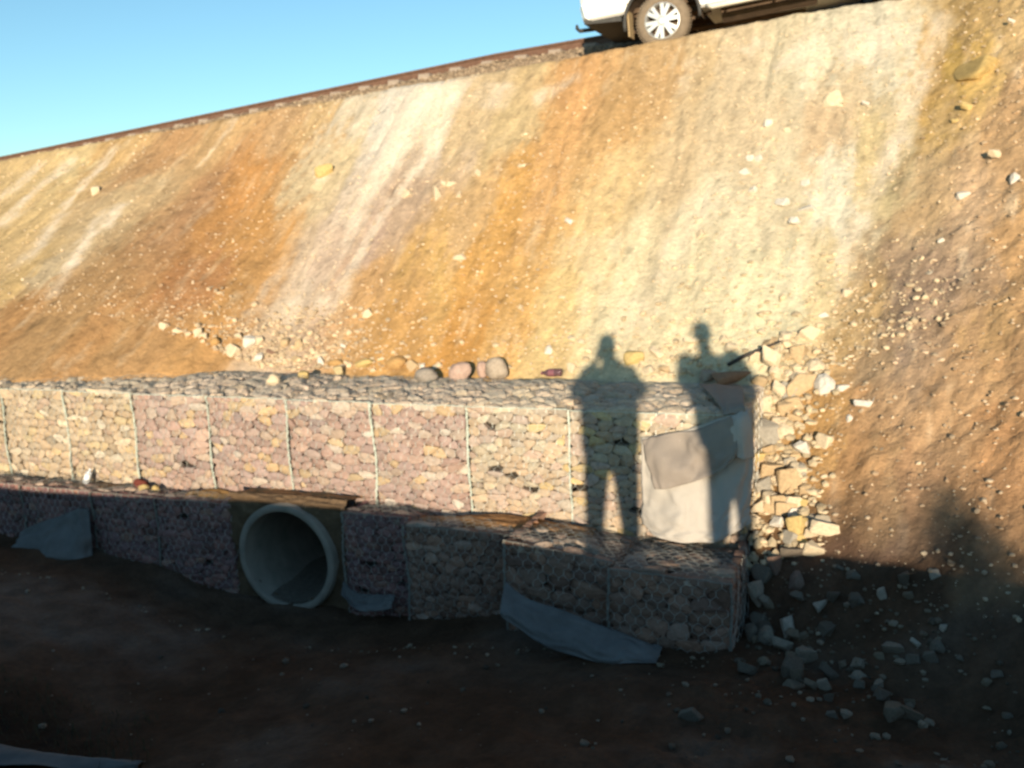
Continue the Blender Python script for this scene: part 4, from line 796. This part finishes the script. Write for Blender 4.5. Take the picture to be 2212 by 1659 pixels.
rows = [[gz(-3.1,-3.66,.09),gz(-3.1,-3.50,.12),gz(-3.12,-3.36,.05)],[gz(-2.75,-3.60,.08),gz(-2.75,-3.45,.12),gz(-2.76,-3.33,.05)],[gz(-2.45,-3.50,.07),gz(-2.45,-3.38,.10),gz(-2.45,-3.30,.04)],[gz(-2.15,-3.38,.04),gz(-2.15,-3.30,.07),gz(-2.15,-3.24,.03)],[gz(-1.9,-3.27,.02),gz(-1.9,-3.23,.03),gz(-1.9,-3.19,.01)]]
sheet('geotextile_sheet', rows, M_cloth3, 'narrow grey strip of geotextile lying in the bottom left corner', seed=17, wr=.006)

# ------------------------------------------------------------------ litter and sticks
def bottle(loc, axis, L, R_, m, label, capcol, capm):
    root = empty('plastic_bottle', loc, label, 'bottle'); P = Vector(loc); A = Vector(axis).normalized(); up = A.orthogonal()
    g = G(); g.lathe([(0,.001),(0,R_*.8),(L*.03,R_),(L*.2,R_*.96),(L*.3,R_),(L*.5,R_*.93),(L*.62,R_),(L*.72,R_*.95),(L*.86,R_*.45),(L*.93,R_*.36),(L*.93,.001)], P, A, up, 20)
    g.out('bottle_shell', m, root, smooth=True, col=False)
    g = G(); g.lathe([(L*.93,.001),(L*.93,R_*.46),(L,R_*.46),(L,.001)], P, A, up, 14, capcol); g.out('bottle_cap', M_gcol, root)
    g = G(); g.lathe([(L*.32,R_*1.01),(L*.6,R_*1.01)], P, A, up, 20, capcol); g.out('bottle_label', M_gcol, root, smooth=True)
bottle((-.46, 1.20, -1.47), (-1, .05, -.05), .22, .038, M_petr, 'dark red plastic bottle lying on the gabion top left of the left shadow', (.20,.08,.09), None)
bottle((-5.48, -.15, -2.53), (.30, .25, .92), .17, .034, M_pet, 'clear shiny plastic bottle standing at an angle on the ledge at the left', (.75,.75,.72), None)
g = G(); pts = [Vector((1.14, 1.34, -1.40)), Vector((1.26, 1.38, -1.335)), Vector((1.38, 1.42, -1.285)), Vector((1.50, 1.46, -1.235)), Vector((1.62, 1.50, -1.19))]
g.tube(pts, [.019, .017, .014, .011, .007], 7); so = g.out('stick', M_stick, smooth=True, col=False, loc=(1.3, 1.47, -1.28)); tag(so, 'thin dark stick poking up to the right from the right person\'s shadow', 'stick')

# dark grass in the shaded left corner
g = G(); rg = random.Random(5)
for i in range(1500):
    x = rg.uniform(-5.5, -1.9); y = rg.uniform(-4.0, -2.6)
    if vn(np.array([x*1.5]), np.array([y*1.5]), 91)[0] < .45: continue
    z = Ts(x, y); a = rg.uniform(0, 6.28); h = rg.uniform(.03, .12); l = rg.uniform(.02, .08)
    p = Vector((x, y, z-.01)); q = Vector((math.cos(a), math.sin(a), 0)); s = Vector((-q.y, q.x, 0))*.003
    g.add([p-s, p+s, p+q*l*.4+Vector((0,0,h*.7))+s*.7, p+q*l*.4+Vector((0,0,h*.7))-s*.7, p+q*l+Vector((0,0,h))], [(0,1,2,3),(3,2,4)])
tag(g.out('grass', M_grass, col=False), kind='stuff')

# ------------------------------------------------------------------ the two people whose shadows fall on the wall, standing on the near bank
def fuse(name, parts, m, parent, vox=.014, smooth=2):
    """ellipsoids and tapered limbs fused into one continuous skin"""
    bm = bmesh.new()
    for q in parts:
        if q[0] == 'e':
            _, c, r3 = q; t = bmesh.ops.create_icosphere(bm, subdivisions=3, radius=1)
            for v in t['verts']: v.co = Vector((v.co.x*r3[0], v.co.y*r3[1], v.co.z*r3[2]))+Vector(c)
        else:
            _, chain = q                                            # chain of (point, rx, ry) joined by oval sections
            n = 16; rings = []
            for i, (p, rx, ry) in enumerate(chain):
                p = Vector(p); t = (Vector(chain[min(i+1, len(chain)-1)][0])-Vector(chain[max(0, i-1)][0])).normalized()
                sx = Vector((1, 0, 0)); sx = (sx-t*sx.dot(t)); sx = sx.normalized() if sx.length > .2 else Vector((0, 1, 0)); sy = t.cross(sx)
                rings.append([bm.verts.new(p+sx*math.cos(2*math.pi*k/n)*rx+sy*math.sin(2*math.pi*k/n)*ry) for k in range(n)])
            for a, b in zip(rings, rings[1:]):
                for k in range(n): bm.faces.new((a[k], a[(k+1) % n], b[(k+1) % n], b[k]))
            bm.faces.new(rings[0][::-1]); bm.faces.new(rings[-1])
    me = bpy.data.meshes.new(name); bm.to_mesh(me); bm.free()
    o = bpy.data.objects.new(name, me); C.objects.link(o)
    md = o.modifiers.new('r', 'REMESH'); md.mode = 'VOXEL'; md.voxel_size = vox
    ms = o.modifiers.new('s', 'SMOOTH'); ms.iterations = smooth; ms.factor = .6
    dg = bpy.context.evaluated_depsgraph_get(); m2 = bpy.data.meshes.new_from_object(o.evaluated_get(dg)); o.modifiers.clear(); o.data = m2
    m2.materials.clear(); m2.materials.append(m); m2.polygons.foreach_set('use_smooth', [True]*len(m2.polygons)); o.parent = parent; return o
def hand(wrist, fdir, palm_n, k=1):
    """palm, four unequal bent fingers and a thumb off its side"""
    f = Vector(fdir).normalized(); n_ = Vector(palm_n); n_ = (n_-f*n_.dot(f)).normalized(); s = f.cross(n_)*k; w0 = Vector(wrist); out = [('c', [(w0, .026, .02), (w0+f*.04, .038, .017), (w0+f*.085, .040, .015)])]
    for i, (o_, L) in enumerate(((-.030, .062), (-.010, .075), (.010, .070), (.029, .055))):
        b = w0+f*.08+s*o_; out.append(('c', [(b, .009, .009), (b+f*L*.45+n_*L*.12, .0085, .0085), (b+f*L*.72+n_*L*.42, .008, .008), (b+f*L*.80+n_*L*.78, .007, .007)]))
    b = w0+f*.03-s*.03; out.append(('c', [(b, .012, .012), (b+f*.03-s*.022+n_*.01, .010, .010), (b+f*.055-s*.026+n_*.028, .008, .008)])); return out
def person(loc, yaw, lab, kind):
    """local frame: x to the person's right, y the way they face, z up from the eyes"""
    root = empty('person', loc, lab, 'person'); root.rotation_euler = (0, 0, yaw); F0 = Ts(loc[0], loc[1]) - loc[2] + .012
    bx = 1 if kind == "photo" else 1.1; ph = kind == "photo"; hx = 0 if ph else -.02
    body = [('e', (hx, -.01, .0), (.080, .100, .125)), ('e', (hx, .07, -.06), (.05, .045, .06)), ('e', (hx, .103, -.02), (.014, .024, .026)), ('e', (hx-.082, -.01, -.01), (.012, .02, .032)), ('e', (hx+.082, -.01, -.01), (.012, .02, .032)),
            ('c', [((hx, -.02, -.08), .06, .065), ((hx*.5, -.035, -.24), .068, .068)])]
    if ph:
        A = [((-.20,-.03,-.26),.075,.075),((-.285,.0,-.40),.078,.075),((-.27,.12,-.37),.066,.066),((-.075,.17,-.14),.055,.05)]
        B = [(( .20,-.03,-.26),.075,.075),(( .285,.0,-.40),.078,.075),(( .27,.12,-.37),.066,.066),(( .075,.17,-.14),.055,.05)]
        hands = hand((-.075,.17,-.14), (.15,.1,.9), (.6,-.5,0), 1)+hand((.075,.17,-.14), (-.15,.1,.9), (-.6,-.5,0), -1)
    else:
        A = [((-.20,-.03,-.25),.085,.08),((-.245,.0,-.42),.07,.07),((-.215,.03,-.58),.05,.05),((-.20,.12,-.76),.038,.038)]
        B = [(( .22,-.03,-.22),.085,.085),(( .33,.0,-.42),.088,.088),(( .28,.08,-.56),.07,.07),(( .12,.22,-.46),.04,.04)]
        hands = hand((-.20,.12,-.76), (0,.25,-1), (.8,.3,0), 1)+hand((.12,.22,-.46), (-.9,.3,.25), (0,-.6,.4), 1)
    body += hands + [('c', [(A[2][0], .042, .042), (A[3][0], .028, .028)]), ('c', [(B[2][0], .042, .042), (B[3][0], .028, .028)])]
    sk = fuse('body', body, M_skin, root, .007, 2)
    for sx in (-1, 1):
        g = G(); g.lathe([(0,.001),(.004,.010),(.010,.013),(.018,.010),(.022,.001)], Vector((hx+sx*.032, .078, .01)), (0,1,0), (0,0,1), 12); m_ = mesh('eye', g.V, g.F, M_plast, None, True); e = bpy.data.objects.new('eye', m_); C.objects.link(e); e.parent = sk
    g = G(); g.tube([(hx-.026,.108,-.068),(hx,.116,-.066),(hx+.026,.108,-.068)], .005, 6); m_ = mesh('mouth', g.V, g.F, M_petr, None, True); e = bpy.data.objects.new('mouth', m_); C.objects.link(e); e.parent = sk
    fuse('hair', [('e', (hx, -.03, .045), (.090, .105, .100)), ('e', (hx, -.07, -.01), (.078, .06, .08))], M_hair, root, .010)
    fuse('jacket', [('c', [((0,-.035,-.19),.085,.075),((0,-.035,-.225),.18,.11),((0,-.03,-.29),.26*bx,.15),((0,-.02,-.45),.255*bx,.17),((0,-.01,-.62),.25*bx,.17),((0,-.01,-.80),.25*bx,.17),((0,-.01,-.92),.24,.16)]), ('c', A[:3]+[(Vector(A[3][0])*.85+Vector(A[2][0])*.15, .046, .046)]), ('c', B[:3]+[(Vector(B[3][0])*.85+Vector(B[2][0])*.15, .046, .046)]), ('e', A[0][0], (.085,.085,.08)), ('e', B[0][0], (.085,.085,.08)), ('e', A[1][0], (.068,)*3), ('e', B[1][0], (.068,)*3)], M_jacket if ph else M_shirt, root, .013)
    fx = .138 if ph else .100
    legs = [('c', [((0,-.01,-.82),.19,.13),((0,-.01,-.93),.20,.135)])]
    for sx in (-1, 1): legs.append(('c', [((sx*.10,-.01,-.88),.125,.13),((sx*(fx-.012),.0,-1.10),.112,.115),((sx*fx,.01,-1.30),.098,.10),((sx*(fx+.012),.0,-1.52),.086,.088),((sx*(fx+.012),-.01,F0+.06),.080,.082)]))
    fuse('trousers', legs, M_trouser, root, .013)
    for sx in (-1, 1): fuse('boot', [('c', [((sx*(fx+.012),-.03,F0+.12),.052,.055),((sx*(fx+.012),-.02,F0+.05),.05,.06)]), ('e', (sx*(fx+.015),.05,F0+.035), (.052,.135,.042))], M_boot, root, .010)
    return root
rc = Vector((2.515, -7.346, 0)); fw = Vector((-.3746, .9114, 0)).normalized()
p0 = rc - fw*.30 + Vector((-.02, 0, 0)); person((p0.x, p0.y, .04), math.atan2(.3746, .9114), 'person in a dark jacket on the near bank holding a camera to the face', 'photo')
pc = rc - fw*.115
cb = empty('compact_camera', (pc.x, pc.y, -.06), 'small black camera held at the face by the person in the dark jacket', 'camera'); cb.rotation_euler = (0, 0, math.atan2(.3746, .9114))
for nm, V, F, m_ in (('camera_body', *(lambda g: (g.box((-.055,-.014,.012),(.055,.012,.078)), (g.V, g.F))[1])(G()), M_plast),):
    e = bpy.data.objects.new(nm, mesh(nm, V, F, m_)); C.objects.link(e); e.parent = cb
g = G(); g.lathe([(.0,.001),(.0,.026),(.022,.026),(.022,.020),(.018,.018),(.018,.001)], (0, .012, .045), (0,1,0), (0,0,1), 24)
e = bpy.data.objects.new('lens', mesh('lens', g.V, g.F, M_glass)); C.objects.link(e); e.parent = cb
person((3.60, -7.60, .165), .30, 'person in a khaki shirt on the near bank with one hand on the chest', 'other')

# ------------------------------------------------------------------ shrub on the near bank, behind, whose shadow falls at the right
def shrub(x, y, r3, lab, seed, n=1500):
    z0 = Ts(x, y) if y > -18 else -1.9; rs = random.Random(seed); root = empty('shrub', (x, y, z0), lab, 'shrub')
    g = G()
    for i in range(14):
        a = rs.uniform(0, 6.28); q = rs.uniform(.3, .9); p = Vector((x, y, z0-.05)); e_ = p+Vector((math.cos(a)*r3[0]*q, math.sin(a)*r3[1]*q, r3[2]*rs.uniform(.6, 1.0))); mid = (p+e_)/2+Vector((0, 0, .1)); g.tube([p, mid, e_], [.02, .012, .004], 5)
    g.out('stems', M_bark, root, col=False)
    g = G()
    for i in range(n):
        a = rs.uniform(0, 6.28); u = rs.uniform(0, 1)**.5; h = rs.uniform(0, 1); k = math.sqrt(max(0, 1-(h*1.0)**2)); lump = 1+.25*math.sin(a*3+seed)+.15*math.sin(a*5+h*6)
        p = Vector((x+math.cos(a)*u*r3[0]*k*lump, y+math.sin(a)*u*r3[1]*k*lump, z0+h*r3[2]*(1+.12*math.sin(a*4+seed))))
        d = Vector((rs.uniform(-1, 1), rs.uniform(-1, 1), rs.uniform(-.4, 1))).normalized(); s = d.orthogonal().normalized()*.022; L = rs.uniform(.05, .10)
        g.add([p, p+d*L*.5+s, p+d*L, p+d*L*.5-s], [(0,1,2,3)])
    g.out('foliage', M_leaf, root, col=False)
shrub(7.90, -17.0, (.55, .36, 1.90), 'tall rounded shrub on the near bank behind the people', 3, 2600)
shrub(8.70, -17.2, (.66, .6, 1.98), 'broad low shrub on the near bank, right of the tall one', 5, 3200)
shrub(9.9, -17.2, (1.1, .7, 2.0), 'broadest shrub on the near bank, farthest to the right', 8, 3600)
shrub(7.5, -17.0, (.35, .4, 1.2), 'small shrub at the left foot of the tall shrub on the near bank', 9, 1300)
